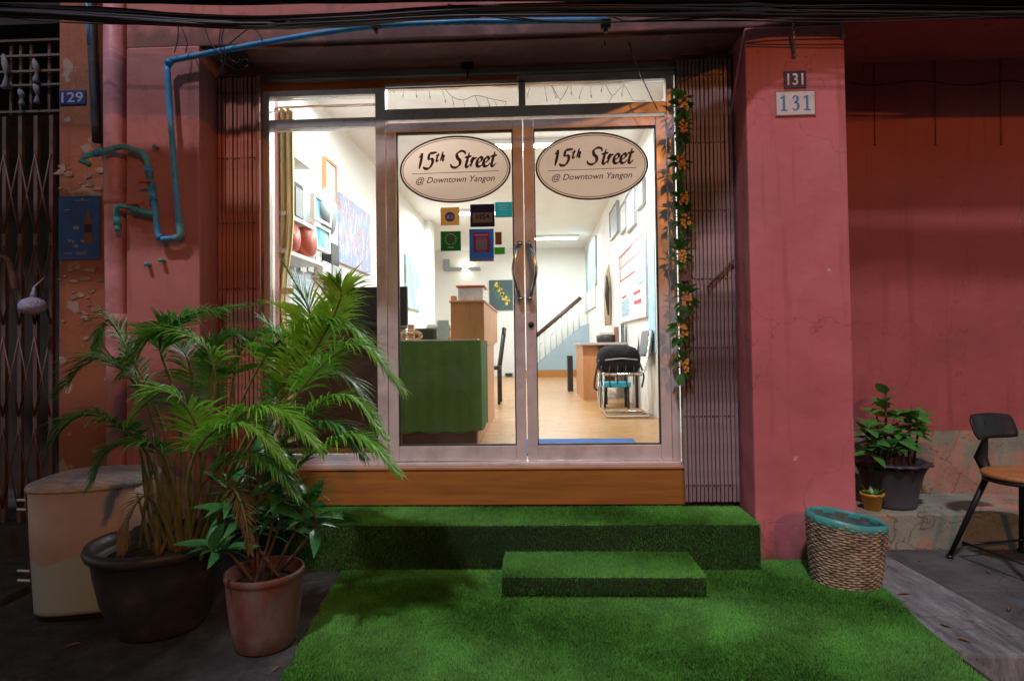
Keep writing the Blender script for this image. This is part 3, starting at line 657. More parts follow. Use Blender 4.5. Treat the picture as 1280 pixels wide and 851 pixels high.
lay('small_print', flat('print_white', (.45, .5, .55)), t, c, [rect2(-.09, -.085, -.165, -.150), rect2(-.078, -.070, -.165, -.155), rect2(-.064, -.060, -.165, -.145), rect2(-.056, -.045, -.163, -.157), rect2(-.02, .05, -.150, -.147), rect2(-.02, .05, -.158, -.155), rect2(-.02, .04, -.166, -.163), rect2(-.095, -.06, .11, .116), rect2(-.095, -.07, .10, .104)])

# ------------------------------------------------------------------ pipes
def pipe(name, pts, r, mat, lab, fit=(), n=12, round_=.5):
    t = thing(name, pts[0], lab, 'pipe'); b = MB(); b.tube(pts, r, n); b.build('tube', mat, t)
    for i, (p, d, rr, L_) in enumerate(fit):
        d = Vector(d).normalized(); q = MB(); q.tube([Vector(p)-d*L_/2, Vector(p)+d*L_/2], rr, n); q.build('coupling', mat, t)
    return t
# big pink drain pipe
pp = [at(144, -40, 3.50), at(144, 100, 3.5), at(145, 250, 3.5), at(147, 400, 3.5), at(150, 640, 3.5)]
pipe('drain_pipe', pp, .062, PINKPIPE, 'thick vertical drain pipe painted pink at the left edge of the pink wall', [(pp[2], (0, 0, 1), .0645, .07), (pp[3], (0, 0, 1), .0645, .07)], 20)
pp = [at(113, -40, 3.55), at(116, 60, 3.55), at(120, 150, 3.55), at(122, 178, 3.55)]
pipe('dark_pipe', pp, .028, BLACKP, 'dark vertical pipe beside the pink drain pipe above the tap elbow')
pp = [at(109, -20, 3.45), at(110, 25, 3.45), at(111, 56, 3.45)]
pipe('pipe_stub', pp, .010, BLUEP, 'short thin blue pipe end hanging below the cables beside the dark pipe')
# long blue water pipe
Yp = 3.39
runs = [at(760, 25, Yp), at(640, 27, Yp), at(560, 28.5, Yp), at(470, 33, Yp), at(400, 42, Yp), at(330, 54, Yp), at(270, 65, Yp), at(214, 76, Yp)]
down = [at(209, 82, Yp), at(212, 130, Yp), at(217, 200, Yp), at(223, 270, Yp), at(226, 293, Yp)]
up2 = [at(222, 297, Yp), at(203, 299, Yp), at(197.5, 294, Yp), at(194, 265, Yp), at(188, 225, Yp), at(184, 200, Yp), at(177, 190, Yp), at(155, 183, Yp), at(145, 185, Yp), at(105, 196, Yp), at(101, 201, Yp), at(112, 206, Yp)]
t = thing('water_pipe', down[-1], 'blue water pipe running under the cables and down the pink wall in a U bend', 'water pipe')
MB().tube(spline(runs, 6), .0165, 14).build('tube', BLUEP, t)
MB().tube([runs[-1]]+[down[0]], .021, 14).build('elbow', BLUEP, t)
MB().tube(spline(down, 6), .0165, 14).build('tube', BLUEP, t)
MB().tube([down[-2].lerp(down[-1], .4), down[-1], up2[0], up2[1].lerp(up2[0], .75)], .0205, 14).build('elbow', TEALP, t)
MB().tube(up2[:5], .0165, 14).build('tube', BLUEP, t)
MB().tube(up2[4:9], .0165, 14).build('tube', TEALP, t); MB().tube(up2[8:], .016, 14).build('tube', TEALP, t)
for p, q in ((up2[3], up2[4]), (up2[4], up2[5]), (up2[1], up2[2]), (up2[8], up2[9])):
    MB().tube([p.lerp(q, .35), p.lerp(q, .65)], .022, 14).build('coupling', BLUEP, t)
br = [at(194, 268, Yp), at(180, 265, Yp), at(165, 259, Yp), at(150, 257, Yp), at(145, 260, Yp), at(146, 275, Yp)]
MB().tube(br, .0155, 14).build('branch', TEALP, t)
MB().tube([at(146, 272, Yp), at(146.5, 281, Yp)], .020, 14).build('coupling', TEALP, t)
MB().tube([at(146.5, 281, Yp), at(147, 289, Yp)], .0145, 14).build('outlet', TEALP, t)
q = MB(); q.ball(at(170, 261, Yp), .026, 10); q.tube([at(170, 261, Yp), at(171, 254, Yp-.03)], .008, 8)
v = q.build('valve', TEALP, t)
MB().cbox(at(169, 254, Yp-.035), (.10, .02, .018)).build('lever', REDC, v, bevel=.004)
q = MB(); q.ball(at(189, 230, Yp), .024, 10); q.tube([at(189, 228, Yp), at(184, 227, Yp-.03)], .008, 8); v = q.build('valve', BLUEP, t)
MB().cbox(at(181, 227, Yp-.03), (.07, .018, .016)).build('lever', REDC, v, bevel=.004)
for px, py in ((196, 185), (186, 331), (204, 326)):
    c = at(px, py, 3.44); q = MB(); q.tube([c+Vector((0, .02, 0)), c+Vector((0, -.03, 0))], .012, 8); q.ball(c+Vector((.004, -.030, 0)), .012, 8)
    tag(q.build('tap_stub', STEEL if py < 200 else TEALP), {185: 'small grey metal stub on the pink wall between the two blue pipes', 331: 'small turquoise plug in the pink wall below the blue pipe, left one', 326: 'small greenish plug in the pink wall below the blue pipe, right one'}[py], 'pipe stub')

# ------------------------------------------------------------------ overhead cables
random.seed(12)
def ycurve(base, amp, ph): return lambda px: base + amp*sin(px/1280*pi*2+ph)
xs = [-420, -150, 0, 140, 290, 430, 560, 680, 820, 960, 1100, 1280, 1450, 1750]
BL = {-420: 6, -150: 8, 0: 13, 140: 20, 290: 28, 430: 25, 560: 15, 680: 12, 820: 12, 960: 13, 1100: 14, 1280: 15, 1450: 14, 1750: 12}
UP = {-420: -14, -150: -14, 0: -12, 140: -10, 290: -6, 430: -8, 560: -10, 680: -10, 820: -10, 960: -10, 1100: -8, 1280: -8, 1450: -10, 1750: -12}
for k in range(84):
    low = k < 38; base = BL if low else UP
    sp = 5.5 if low else 9; o_ = random.uniform(-sp, sp); Y = random.uniform(2.80, 3.28); dY = random.uniform(3.28, 3.37); yl = random.uniform(2.78, 2.98)
    ph = random.uniform(0, 6); r = random.choice([.003, .005, .007, .010, .014]) if low else random.choice([.004, .006, .009, .013, .018])
    pts = [at(x, base[x]+o_*(1 + .25*sin(x/160+ph)) + random.uniform(-2.4, 2.4), min(3.37, Y+.03*sin(x/230+ph)+(dY-Y)*min(1, max(0, (x-800)/180))+(yl-Y)*min(1, max(0, (480-x)/230)))) for x in xs]
    b = MB(); b.tube(spline(pts, 5), r, 7)
    part_solo(b, 'overhead_cable', CABLE, 'one of the tangled black overhead cables crossing above the shopfront', 'cable', 'overhead cables in the black bundle')
for k, (pts, lab) in enumerate([
    ([(-100, 4), (0, 21), (100, 29), (240, 31), (400, 30), (600, 22)], 'thin black wire drooping below the cable bundle on the left'),
    ([(560, 6), (640, 22), (740, 29), (860, 22), (1000, 24), (1150, 22), (1400, 8)], 'thin black wire sagging below the cables above the doors'),
    ([(520, 10), (600, 20), (700, 28), (900, 26), (1080, 28), (1280, 20), (1400, 14)], 'lowest black wire sagging toward the upper right corner'),
    ([(430, 30), (520, 24), (590, 14), (640, 8)], 'short wire climbing from the blue pipe into the cable bundle'),
    ([(700, 12), (760, 20), (800, 27), (960, 18)], 'short looped wire under the cables above the right door')]):
    b = MB(); b.tube(spline([at(x, y, 3.26) for x, y in pts], 8), .004, 6); part_solo(b, 'loose_wire', CABLE, lab, 'wire')
for k, (pts, lab) in enumerate([
    ([(223, 28), (222, 50), (218, 66)], 'thin wire dangling left of the blue pipe top'),
    ([(225, 30), (230, 42), (234, 55), (232, 66)], 'curly wire dangling beside the blue pipe top'),
    ([(256, 34), (262, 52), (270, 62), (276, 68)], 'left of the wires hanging down over the blue pipe'),
    ([(276, 36), (274, 55), (278, 78), (272, 98)], 'longest dark wire hanging down over the folded red gate top'),
    ([(280, 36), (277, 50), (282, 70), (276, 96)], 'dark wire doubled beside the longest hanging wire'),
    ([(313, 34), (300, 44), (287, 55)], 'slanting wire between the cables and the blue pipe'),
    ([(313, 34), (322, 40), (328, 50)], 'short forked wire right of the slanting wire'),
    ([(762, 36), (756, 48), (757, 58)], 'short black wire hanging from the lintel above the doors'),
    ([(786, 52), (795, 80), (812, 118), (822, 138)], 'long thin straight wire slanting down before the right transom pane')]):
    Y = 3.42 if px < 700 else 3.5
    b = MB(); b.tube(spline([at(x, y, 3.36 if x < 600 else 3.52) for x, y in pts], 6), .0034 if x < 600 else .002, 6); part_solo(b, 'hanging_wire', CABLE, lab, 'wire')
b = MB()
random.seed(3)
for k in range(9):
    c = at(296+random.uniform(-9, 9), 72+random.uniform(-6, 10), 3.52)
    b.tube([c+Vector((.06*cos(q*pi/6+k), .02*sin(k+q), .035*sin(q*pi/6+k*.7)))for q in range(13)], .0045, 5)
part_solo(b, 'wire_coil', CABLE, 'tangled coil of black wire hooked above the folded reddish gate', 'wire')
for px, lab in ((568, 'dark clip strapping the blue pipe to the lintel near the cable bundle, left one'), (757, 'dark clip holding the cables to the lintel above the right door')):
    b = MB(); b.cbox(at(px-98 if px == 568 else px, 30, 3.34), (.055, .03, .05)); b.cbox(at(px-98 if px == 568 else px, 36, 3.36), (.02, .04, .05)); part_solo(b, 'cable_clip', BLACKP, lab, 'clip', bevel=.004)
b = MB(); b.tube([at(992, 20, 3.40), at(992, 48, 3.42), at(993, 70, 3.44)], .008, 8); b.ball(at(993, 70, 3.44), .012)
part_solo(b, 'bracket_rod', STEEL, 'grey metal rod hanging down the top of the pink pillar above the number plates', 'rod')
b = MB(); b.tube([at(1052, 30, 3.44), at(1054, 45, 3.44)], .006, 6); b.ball(at(1054, 46, 3.44), .014, 6)
part_solo(b, 'cable_hook', STEEL, 'small metal hook at the top right corner of the pink pillar', 'hook')

# ================================================================== TURF STEPS
def turf(name, top_fn, area, dens, lab, faces, base, hgt=.022, seed=1):
    """faces: list of (origin, ux, uy, normal) rectangles densely set with blades"""
    t = thing(name, base, lab, 'artificial turf')
    random.seed(seed); vs = []; fs = []
    for (o, ux, uy, nr, dn, prune) in faces:
        o, ux, uy, nr = map(Vector, (o, ux, uy, nr)); A = ux.length*uy.length if False else ux.cross(uy).length
        for _ in range(int(A*dn)):
            a, b_ = random.random(), random.random(); p = o+ux*a+uy*b_
            if prune and not prune(p): continue
            h = hgt*random.uniform(.6, 1.15); q = random.random()*2*pi
            s = Vector((cos(q), sin(q), 0)) if abs(nr.z) > .5 else Vector((.25*cos(q), .9, .35*sin(q))).normalized() if abs(nr.y) > .5 else Vector((0, cos(q), sin(q)))
            lean = Vector((random.gauss(0, .35)+.55*sin(p.x*5.3+2*sin(p.y*4)), random.gauss(0, .35)+.55*sin(p.y*6.1+p.x*3.1+1), random.gauss(0, .35)))
            if abs(nr.z) < .5: lean *= .6; lean.z -= .9
            tip = p+(nr+lean).normalized()*h; w_ = .0015 if abs(nr.z) > .5 else .0014
            i = len(vs); vs += [tuple(p-s*w_), tuple(p+s*w_), tuple(tip)]; fs.append((i, i+1, i+2))
    b = MB(); b.v = vs; b.f = fs; b.sm = [False]*len(fs)
    return t, b
# upper step
X0, X1, Y0, Y1, ZT = -1.42, 1.19, 3.30, 3.672, .247
t, b = turf('turf_step', None, None, None, 'long low step covered in green artificial turf below the glass doors',
    [((X0, Y0, ZT), (X1-X0, 0, 0), (0, Y1-Y0, 0), (0, 0, 1), 120000, lambda p: not (p.x > .86 and p.y > 3.66)),
     ((X0, Y0, 0.0), (X1-X0, 0, 0), (0, 0, ZT), (0, -1, 0), 60000, None),
     ((X1, Y0, 0.0), (0, .15, 0), (0, 0, ZT), (1, 0, 0), 40000, None)], (0, 3.4, 0), .016, 2)
MB().box(X0, X1, Y0, Y1+.0, 0.001, ZT).build('block', TURFB, t, bevel=.012)
tag(b.build('pile', TURF, t), kind='stuff')
MB().box(.888, 1.19, 3.6725, 3.80, .1, .262).build('gate_threshold', CONCD, t)
# small step
X0, X1, Y0, Y1, ZT = -.183, .800, 2.93, 3.279, .108
t, b = turf('turf_step', None, None, None, 'small low block covered in green turf on top of the green carpet',
    [((X0, Y0, ZT), (X1-X0, 0, 0), (0, Y1-Y0, 0), (0, 0, 1), 130000, None),
     ((X0, Y0, .0), (X1-X0, 0, 0), (0, 0, ZT), (0, -1, 0), 60000, None), ((X1, Y0, .0), (0, Y1-Y0, 0), (0, 0, ZT), (1, 0, 0), 40000, None), ((X0, Y0, .0), (0, Y1-Y0, 0), (0, 0, ZT), (-1, 0, 0), 40000, None)], (.3, 3.1, 0), .016, 5)
MB().box(X0, X1, Y0, Y1, 0.024, ZT).build('block', TURFB, t, bevel=.015)
tag(b.build('pile', TURF, t), kind='stuff')
# carpet
P4 = [(-.955, 2.205), (1.665, 2.205), (1.735, 3.275), (-1.09, 3.275)]
def inside(p):
    k = (p.y-2.205)/1.07; xl = -.965+(-.125)*k; xr = 1.60+.115*k
    xr += .012*sin(p.y*9)
    if p.y < 2.40 and p.x > 1.5: xr = min(xr, 1.6-.0*p.y)
    if abs(p.x+ -.31) < .48 and p.y > 2.945: return False
    return xl+.006*sin(p.y*30) < p.x < xr
t, b = turf('turf_carpet', None, None, None, 'large bright green artificial turf carpet laid on the pavement before the steps',
    [((-1.1, 2.205, .006), (2.85, 0, 0), (0, 1.09, 0), (0, 0, 1), 110000, inside), ((1.195, 3.26, .006), (.535, 0, 0), (0, .185, 0), (0, 0, 1), 110000, None), ((-.955, 2.203, -.215), (2.55, 0, 0), (0, 0, .22), (0, -1, 0), 30000, None)], (.3, 2.7, 0), .015, 9)
c = MB(); c.add([(-.965, 2.205, .006), (1.60, 2.205, .006), (1.715, 3.297, .006), (-1.095, 3.297, .006), (-.965, 2.205, -.215), (1.60, 2.205, -.215)], [(0, 1, 2, 3), (4, 5, 1, 0)])
c.add([(1.19, 3.2975, .006), (1.725, 3.2975, .006), (1.725, 3.448, .006), (1.19, 3.448, .006)], [(0, 1, 2, 3)]); c.build('backing', TURFB, t); tag(b.build('pile', TURF, t), kind='stuff')

# ================================================================== BASKET
bx, by = 1.565, 3.17
t = thing('wicker_basket', (bx, by, 0), 'oval woven wicker basket with turquoise liner rim at the pillar foot', 'basket')
tilt = lambda x, y, z: Vector((bx + x*.86 + .012*z/.3, by + y*.95, z*(1.12 - .09*x/.22)))
wv = MB(); NR, NS = 26, 88
for i in range(NR):
    z = .012 + .268*i/(NR-1); rr = .86+.14*min(1, z/.25)
    pts = []
    for k in range(NS+1):
        q = 2*pi*k/NS; wob = .003*(1 if (k % 4 < 2) ^ (i % 2 == 0) else -1)
        pts.append(tilt((.215*rr+wob)*cos(q), (.175*rr+wob)*sin(q), z+.0012*sin(q*9+i)))
    wv.tube(pts, .0062, 5, cap=False)
tag(wv.build('weave', WICK, t), kind='stuff')
st = MB()
for k in range(44):
    q = 2*pi*k/44; st.tube([tilt(.186*cos(q), .151*sin(q), .006), tilt(.213*cos(q), .173*sin(q), .285)], .0035, 5)
tag(st.build('stakes', WICK, t), kind='stuff')
ln = MB(); vs = []; fs = []; n = 48; prof = [(1.0, .258), (1.045, .262), (1.055, .280), (1.03, .296), (.975, .299), (.945, .290), (.94, .27)]
for r_, z in prof:
    for k in range(n):
        q = 2*pi*k/n; e = 1+.006*sin(q*7)+.005*sin(q*13); vs.append(tilt(.212*r_*e*cos(q), .173*r_*e*sin(q), z+.002*sin(q*5)))
for i in range(len(prof)-1):
    for k in range(n): k2 = (k+1) % n; fs.append((i*n+k, i*n+k2, (i+1)*n+k2, (i+1)*n+k))
ln.add(vs, fs, True); ln.build('liner_rim', TEALL, t)
li = MB(); vs = []
for r_, z in ((.945, .285), (.93, .24), (.88, .14), (.84, .03), (.45, .022), (.02, .02)):
    for k in range(n):
        q = 2*pi*k/n; e = 1+.02*sin(q*9+z*20)*(z > .05); vs.append(tilt(.212*r_*e*cos(q), .173*r_*e*sin(q), z))
li.add(vs, [(i*n+k, i*n+(k+1) % n, (i+1)*n+(k+1) % n, (i+1)*n+k) for i in range(5) for k in range(n)], True)
li.build('liner_bag', pm('liner_film', (.10, .17, .155), .4, var=.35, vs=14, bump=.6, bs=20, bd=.01), t)

random.seed(44)
DRY = pm('dry_leaf', (.20, .11, .04), .8, var=.4, vs=30)
for k, (px, py) in enumerate(((368, 795), (345, 835), (402, 760), (1130, 742), (1182, 782), (1236, 715), (1150, 700), (90, 806), (1262, 760), (1205, 800))):
    c = atZ(px, py, .008); q_ = random.uniform(0, 6.3); L_ = random.uniform(.018, .034); W2 = L_*random.uniform(.25, .4)
    u = Vector((cos(q_), sin(q_), 0)); v = Vector((-sin(q_), cos(q_), 0)); b = MB(); up_ = Vector((0, 0, .006))
    b.add([c-u*L_, c-u*L_*.2+v*W2+up_, c+u*L_*.5+v*W2*.8+up_, c+u*L_, c+u*L_*.5-v*W2*.8+up_*.8, c-u*L_*.2-v*W2+up_*.6, c], [(0, 6, 1), (1, 6, 2), (2, 6, 3), (3, 6, 4), (4, 6, 5), (5, 6, 0)])
    part_solo(b, 'fallen_leaf', DRY, 'small dry brown leaf fallen on the bare pavement', 'leaf', 'fallen dry leaves on the pavement')
# ================================================================== CHAIR
cx_, cy_ = at(1241, 532, 3.52).x+.02, 3.325
fa = math.atan2(-.93, .36)   # facing direction
t = thing('cafe_chair', (cx_, cy_, 0), 'black metal chair with round wooden seat and curved black backrest, cut off at the right', 'chair')
M = Matrix.Rotation(fa, 4, 'Z'); T_ = lambda x, y, z: Vector((cx_, cy_, 0)) + M @ Vector((x, y, z))
b = MB(); b.lathe([(.0, .488), (.175, .488), (.192, .494), (.196, .505), (.190, .515), (.175, .519), (0, .519)], (cx_, cy_, 0), 40); b.build('seat', SEATW, t)
b = MB(); b.lathe([(.165, .470), (.188, .470), (.188, .487), (.165, .487)], (cx_, cy_, 0), 36); b.build('seat_ring', BLACKM, t)
feet = []
for a_ in (45, 135, 225, 315):
    q = R(a_-9); tp = T_(.165*cos(q), .165*sin(q), .475); ft = T_(.34*cos(q), .34*sin(q), .012); feet.append(ft)
    b = MB(); b.tube([ft, tp], [.0125, .0165], 10); b.tube([ft-Vector((0, 0, .011)), ft+Vector((0, 0, .006))], .019, 12); b.build('leg', BLACKM, t)
for i in range(4):
    p = feet[i]; q = feet[(i+1) % 4]; c0 = Vector((cx_, cy_, .475))
    u = p.lerp(c0, .18); v = q.lerp(c0, .18); u.z = v.z = .10 if i % 2 == 0 else .085
    MB().tube([u, v], .007, 8).build('stretcher', BLACKM, t)
b = MB(); b.tube([T_(-.12, 0, .478), T_(-.20, 0, .50), T_(-.225, 0, .56), T_(-.20, 0, .66), T_(-.215, 0, .76)], [.014, .03, .034, .016, .022], 8); b.build('back_post', BLACKM, t)
b = MB(); vs = []; fs = []; nu, nv = 16, 6; bw, bh, z0 = .170, .135, .675
def bpt(u, v, d):
    uu = (u-.5)*2; vv = (v-.5)*2
    sx_ = 1-.10*abs(vv)**4; szz = 1-.14*abs(uu)**6
    y = uu*bw*sx_; x = -.205+.05*(uu*uu)*1.0 + d; return T_(x-.02*vv, y, z0+bh/2+vv*bh/2*szz)
for d in (0, .012):
    for j in range(nv+1):
        for i in range(nu+1): vs.append(bpt(i/nu, j/nv, d))
N1 = (nu+1)*(nv+1)
for d in (0, 1):
    for j in range(nv):
        for i in range(nu): a0 = d*N1+j*(nu+1)+i; fs.append((a0, a0+1, a0+nu+2, a0+nu+1))
bd_ = [i for i in range(nu+1)] + [j*(nu+1)+nu for j in range(1, nv+1)] + [nv*(nu+1)+i for i in range(nu-1, -1, -1)] + [j*(nu+1) for j in range(nv-1, 0, -1)]
for i in range(len(bd_)): p, q = bd_[i], bd_[(i+1) % len(bd_)]; fs.append((p, q, q+N1, p+N1))
b.add(vs, fs, True); b.build('backrest', BLACK, t)

# ================================================================== PLANTS
def leaf_mesh(L_, W_, fold=.25, droop=.3, n=7, tipw=0.0, rnd=False):
    """a pointed leaf along +X with midrib fold and droop"""
    vs = []; fs = []
    for i in range(n+1):
        t_ = i/n; w_ = W_/2*(sin(pi*min(t_**(.8 if not rnd else .62), 1))**(.9 if not rnd else .7)); x = L_*t_; z = -droop*L_*t_*t_
        vs += [(x, -w_, z+fold*w_), (x, 0, z), (x, w_, z+fold*w_)]
    for i in range(n):
        a = 3*i; fs += [(a, a+1, a+4, a+3), (a+1, a+2, a+5, a+4)]
    me = bpy.data.meshes.new('leaf'); me.from_pydata(vs, [], fs); me.polygons.foreach_set('use_smooth', [True]*len(fs)); me.update(); return me
def add_leaf(me, mat, p, d, parent, scale=1, roll=0, name='leaf'):
    o = bpy.data.objects.new(name, me)
    if not me.materials: me.materials.append(mat)
    d = Vector(d).normalized(); up = Vector((0, 0, 1)); s = up.cross(d)
    if s.length < .05: s = Vector((0, 1, 0))
    s.normalize(); u = d.cross(s)
    M_ = Matrix((d, s, u)).transposed().to_4x4() @ Matrix.Rotation(roll, 4, 'X')
    M_.translation = Vector(p)-parent.location; o.matrix_local = M_ @ Matrix.Scale(scale, 4)
    link(o, parent); return o

# --- big black pot with areca palm
PC = Vector((-1.70, 2.66, 0))
t = thing('plant_pot', PC, 'large dark round pot holding the palm, front left', 'plant pot')
b = MB(); b.lathe([(.0, 0), (.17, 0), (.185, .02), (.235, .14), (.262, .27), (.270, .345), (.292, .352), (.300, .375), (.292, .395), (.270, .395), (.258, .35), (.25, .33)], PC, 44); b.build('body', POTB, t)
b = MB(); b.lathe([(0, .335), (.15, .34), (.252, .325)], PC, 24, wob=lambda i, q: .0); b.build('soil', SOIL, t)
palm = thing('areca_palm', PC+Vector((0, 0, .33)), 'big feathery palm with arching fronds in the dark pot', 'palm')
random.seed(21)
def frond(ps, leaf_len, mat, n=40, dens=1, spread=.9, droop=.35, start=.28, seed=0, wdt=.010):
    random.seed(seed)
    c = spline(ps, 14); N = len(c); fr = MB(); lf = MB()
    fr.tube(c, [.0075*(1-.8*i/(N-1))+.001 for i in range(N)], 5)
    rib = fr.build('frond', PSTEM, palm)
    for i in range(n):
        u = start + (1-start)*(i+.5)/n; k = u*(N-1); i0 = min(int(k), N-2); p = c[i0].lerp(c[i0+1], k-i0)
        tg = (c[i0+1]-c[i0]).normalized(); side = tg.cross(Vector((0, 0, 1)))
        if side.length < .15: side = tg.cross(Vector((0, 1, 0)))
        side.normalize(); nrm = side.cross(tg).normalized()
        v = (u-start)/(1-start); ll = leaf_len*(.45+.55*sin(pi*min(1, v*.85+.18)))*(1-.35*v)
        for s in (-1, 1):
            if random.random() < .07: continue
            dv = (tg*(.55+.55*v) + side*s*spread*(1-.35*v) + nrm*random.uniform(.05, .35)).normalized()
            L_ = ll*random.uniform(.72, 1.12); dk = random.uniform(.5, 1.9); m_ = 5; vs = []; fs = []; wv_ = wdt*random.uniform(.8, 1.2); wd_ = dv.cross(nrm).normalized()
            q = p.copy(); dd = dv.copy()
            for j in range(m_+1):
                tt = j/m_; wj = wv_*(.35+1.0*tt if tt < .4 else (1-tt)/.6*.98)/1.0
                wj = max(wj*.75, .0004)
                vs += [q-wd_*wj+nrm*.15*wj, q+wd_*wj+nrm*.15*wj]
                dd = (dd + Vector((0, 0, -droop*dk*(.25+tt)*.62))).normalized(); q = q+dd*L_/m_
            for j in range(m_): fs.append((2*j, 2*j+1, 2*j+3, 2*j+2))
            lf.add(vs, fs, True)
    lf.build('leaflets', mat, rib)
def A(px, py, Y): return at(px, py, Y)
fronds = [
 # (points, leaflet length, material)
 ([A(245, 690, 2.62), A(300, 560, 2.6), A(372, 450, 2.5), A(388, 395, 2.45), A(352, 325, 2.40)], .24, PALMY, 44),
 ([A(250, 690, 2.62), A(310, 560, 2.55), A(392, 440, 2.5), A(425, 375, 2.45), A(420, 352, 2.42)], .22, PALMY, 34),
 ([A(240, 690, 2.66), A(290, 530, 2.6), A(345, 430, 2.55), A(420, 402, 2.5), A(470, 440, 2.48)], .25, PALM, 46),
 ([A(255, 690, 2.62), A(330, 560, 2.5), A(390, 470, 2.4), A(450, 432, 2.36), A(502, 485, 2.34)], .21, PALM, 46),
 ([A(260, 690, 2.6), A(330, 590, 2.5), A(380, 520, 2.42), A(435, 495, 2.38), A(482, 545, 2.36)], .19, PALM, 42),
 ([A(265, 695, 2.58), A(330, 620, 2.45), A(400, 560, 2.38), A(450, 545, 2.34), A(498, 590, 2.32)], .19, PALM, 44),
 ([A(225, 690, 2.68), A(225, 520, 2.66), A(200, 430, 2.62), A(235, 395, 2.6), A(330, 378, 2.6)], .22, PALMD, 44),
 ([A(230, 690, 2.68), A(265, 520, 2.64), A(260, 440, 2.6), A(200, 415, 2.55), A(150, 470, 2.5)], .24, PALM, 44),
 ([A(215, 690, 2.62), A(200, 560, 2.58), A(170, 480, 2.5), A(120, 450, 2.45), A(70, 490, 2.4)], .23, PALMD, 40),
 ([A(215, 690, 2.58), A(190, 580, 2.45), A(150, 530, 2.32), A(100, 520, 2.25), A(60, 555, 2.2)], .20, PALMD, 38),
 ([A(240, 690, 2.55), A(270, 580, 2.4), A(300, 520, 2.3), A(350, 512, 2.25), A(400, 560, 2.22)], .20, PALM, 42),
 ([A(240, 690, 2.5), A(235, 600, 2.35), A(260, 545, 2.25), A(310, 530, 2.2), A(360, 580, 2.18)], .17, PALM, 40),
 ([A(230, 690, 2.55), A(215, 600, 2.4), A(190, 555, 2.3), A(140, 560, 2.25), A(110, 610, 2.2)], .18, PALMD, 38),
 ([A(250, 690, 2.7), A(310, 540, 2.7), A(370, 470, 2.7), A(430, 470, 2.7), A(470, 520, 2.68)], .22, PALMD, 42),
 ([A(245, 690, 2.72), A(285, 520, 2.75), A(300, 440, 2.78), A(345, 415, 2.8), A(395, 450, 2.8)], .22, PALMD, 40),
 ([A(235, 690, 2.7), A(240, 540, 2.75), A(235, 450, 2.8), A(190, 420, 2.8), A(150, 450, 2.8)], .22, PALMD, 40),
 ([A(225, 690, 2.6), A(205, 540, 2.6), A(160, 440, 2.58), A(135, 400, 2.55), A(120, 440, 2.5)], .18, PALMD, 34),
 ([A(260, 690, 2.65), A(310, 590, 2.6), A(350, 500, 2.55), A(360, 440, 2.52), A(330, 400, 2.5)], .22, PALMD, 40),
 ([A(235, 690, 2.52), A(250, 590, 2.4), A(240, 520, 2.3), A(205, 490, 2.25), A(165, 520, 2.2)], .20, PALM, 40),
 ([A(255, 690, 2.6), A(300, 600, 2.5), A(370, 540, 2.45), A(420, 530, 2.4), A(455, 570, 2.38)], .18, PALMD, 40),
 ([A(230, 690, 2.55), A(245, 620, 2.45), A(290, 570, 2.38), A(340, 575, 2.3), A(370, 620, 2.28)], .16, PALMD, 36),
 ([A(250, 690, 2.68), A(270, 560, 2.7), A(262, 470, 2.72), A(285, 420, 2.72), A(340, 440, 2.7)], .20, PALMD, 40),
]
for i, (ps, ll, mt_, n_) in enumerate(fronds): frond(ps, ll*1.1, mt_, int(n_*1.9), seed=100+i, start=.42 if i < 8 else .38, wdt=.0082)
for k in range(16):
    q = random.random()*6.28; r_ = random.uniform(.02, .13); p = PC+Vector((r_*cos(q), r_*sin(q), .335)); e = p+Vector((random.uniform(-.1, .14), random.uniform(-.08, .06), random.uniform(.25, .55)))
    b = MB(); b.tube(spline([p, p.lerp(e, .5)+Vector((random.uniform(-.02, .02), 0, 0)), e], 6), [(.0085-.0003*i)*(1.16 if i % 3 == 0 else 1) for i in range(13)], 7); b.build('stem', PSTEM, palm)

PBR = leaf_mat('palm_leaf_dry', (.22, .14, .04), (.16, .09, .03), .6)
frond([A(250, 700, 2.5), A(275, 640, 2.42), A(290, 610, 2.36), A(305, 640, 2.32), A(312, 690, 2.3)], .12, PBR, 26, seed=300, start=.4, wdt=.006)
frond([A(225, 700, 2.55), A(200, 640, 2.45), A(180, 620, 2.38), A(160, 650, 2.34), A(152, 690, 2.3)], .12, PBR, 26, seed=301, start=.4, wdt=.006)
# --- terracotta pot and broad leaved plant
TC = Vector((-1.155, 2.50, 0))
t = thing('plant_pot', TC, 'round terracotta pot with pale bloom at the left edge of the green carpet', 'plant pot')
b = MB(); b.lathe([(0, 0), (.108, 0), (.120, .010), (.134, .08), (.146, .18), (.153, .27), (.155, .284), (.159, .288), (.160, .305), (.156, .312), (.149, .312), (.145, .30), (.138, .26)], TC, 40); b.build('body', TERRA, t)
b = MB(); b.lathe([(0, .262), (.08, .268), (.136, .258)], TC, 20); b.build('soil', SOIL, t)
pl = thing('broadleaf_plant', TC+Vector((0, 0, .26)), 'bushy plant with glossy dark green pointed leaves in the terracotta pot', 'plant')
LM = leaf_mesh(.16, .052, .3, .35)
random.seed(33)
stems = [((362, 715), (378, 640), (368, 590), 2.45), ((350, 715), (340, 650), (322, 590), 2.42), ((330, 715), (300, 650), (283, 600), 2.38), ((365, 715), (392, 660), (384, 625), 2.42), ((320, 715), (285, 690), (265, 690), 2.32), ((335, 715), (320, 660), (300, 560+60), 2.5), ((345, 715), (352, 640), (345, 580), 2.52)]
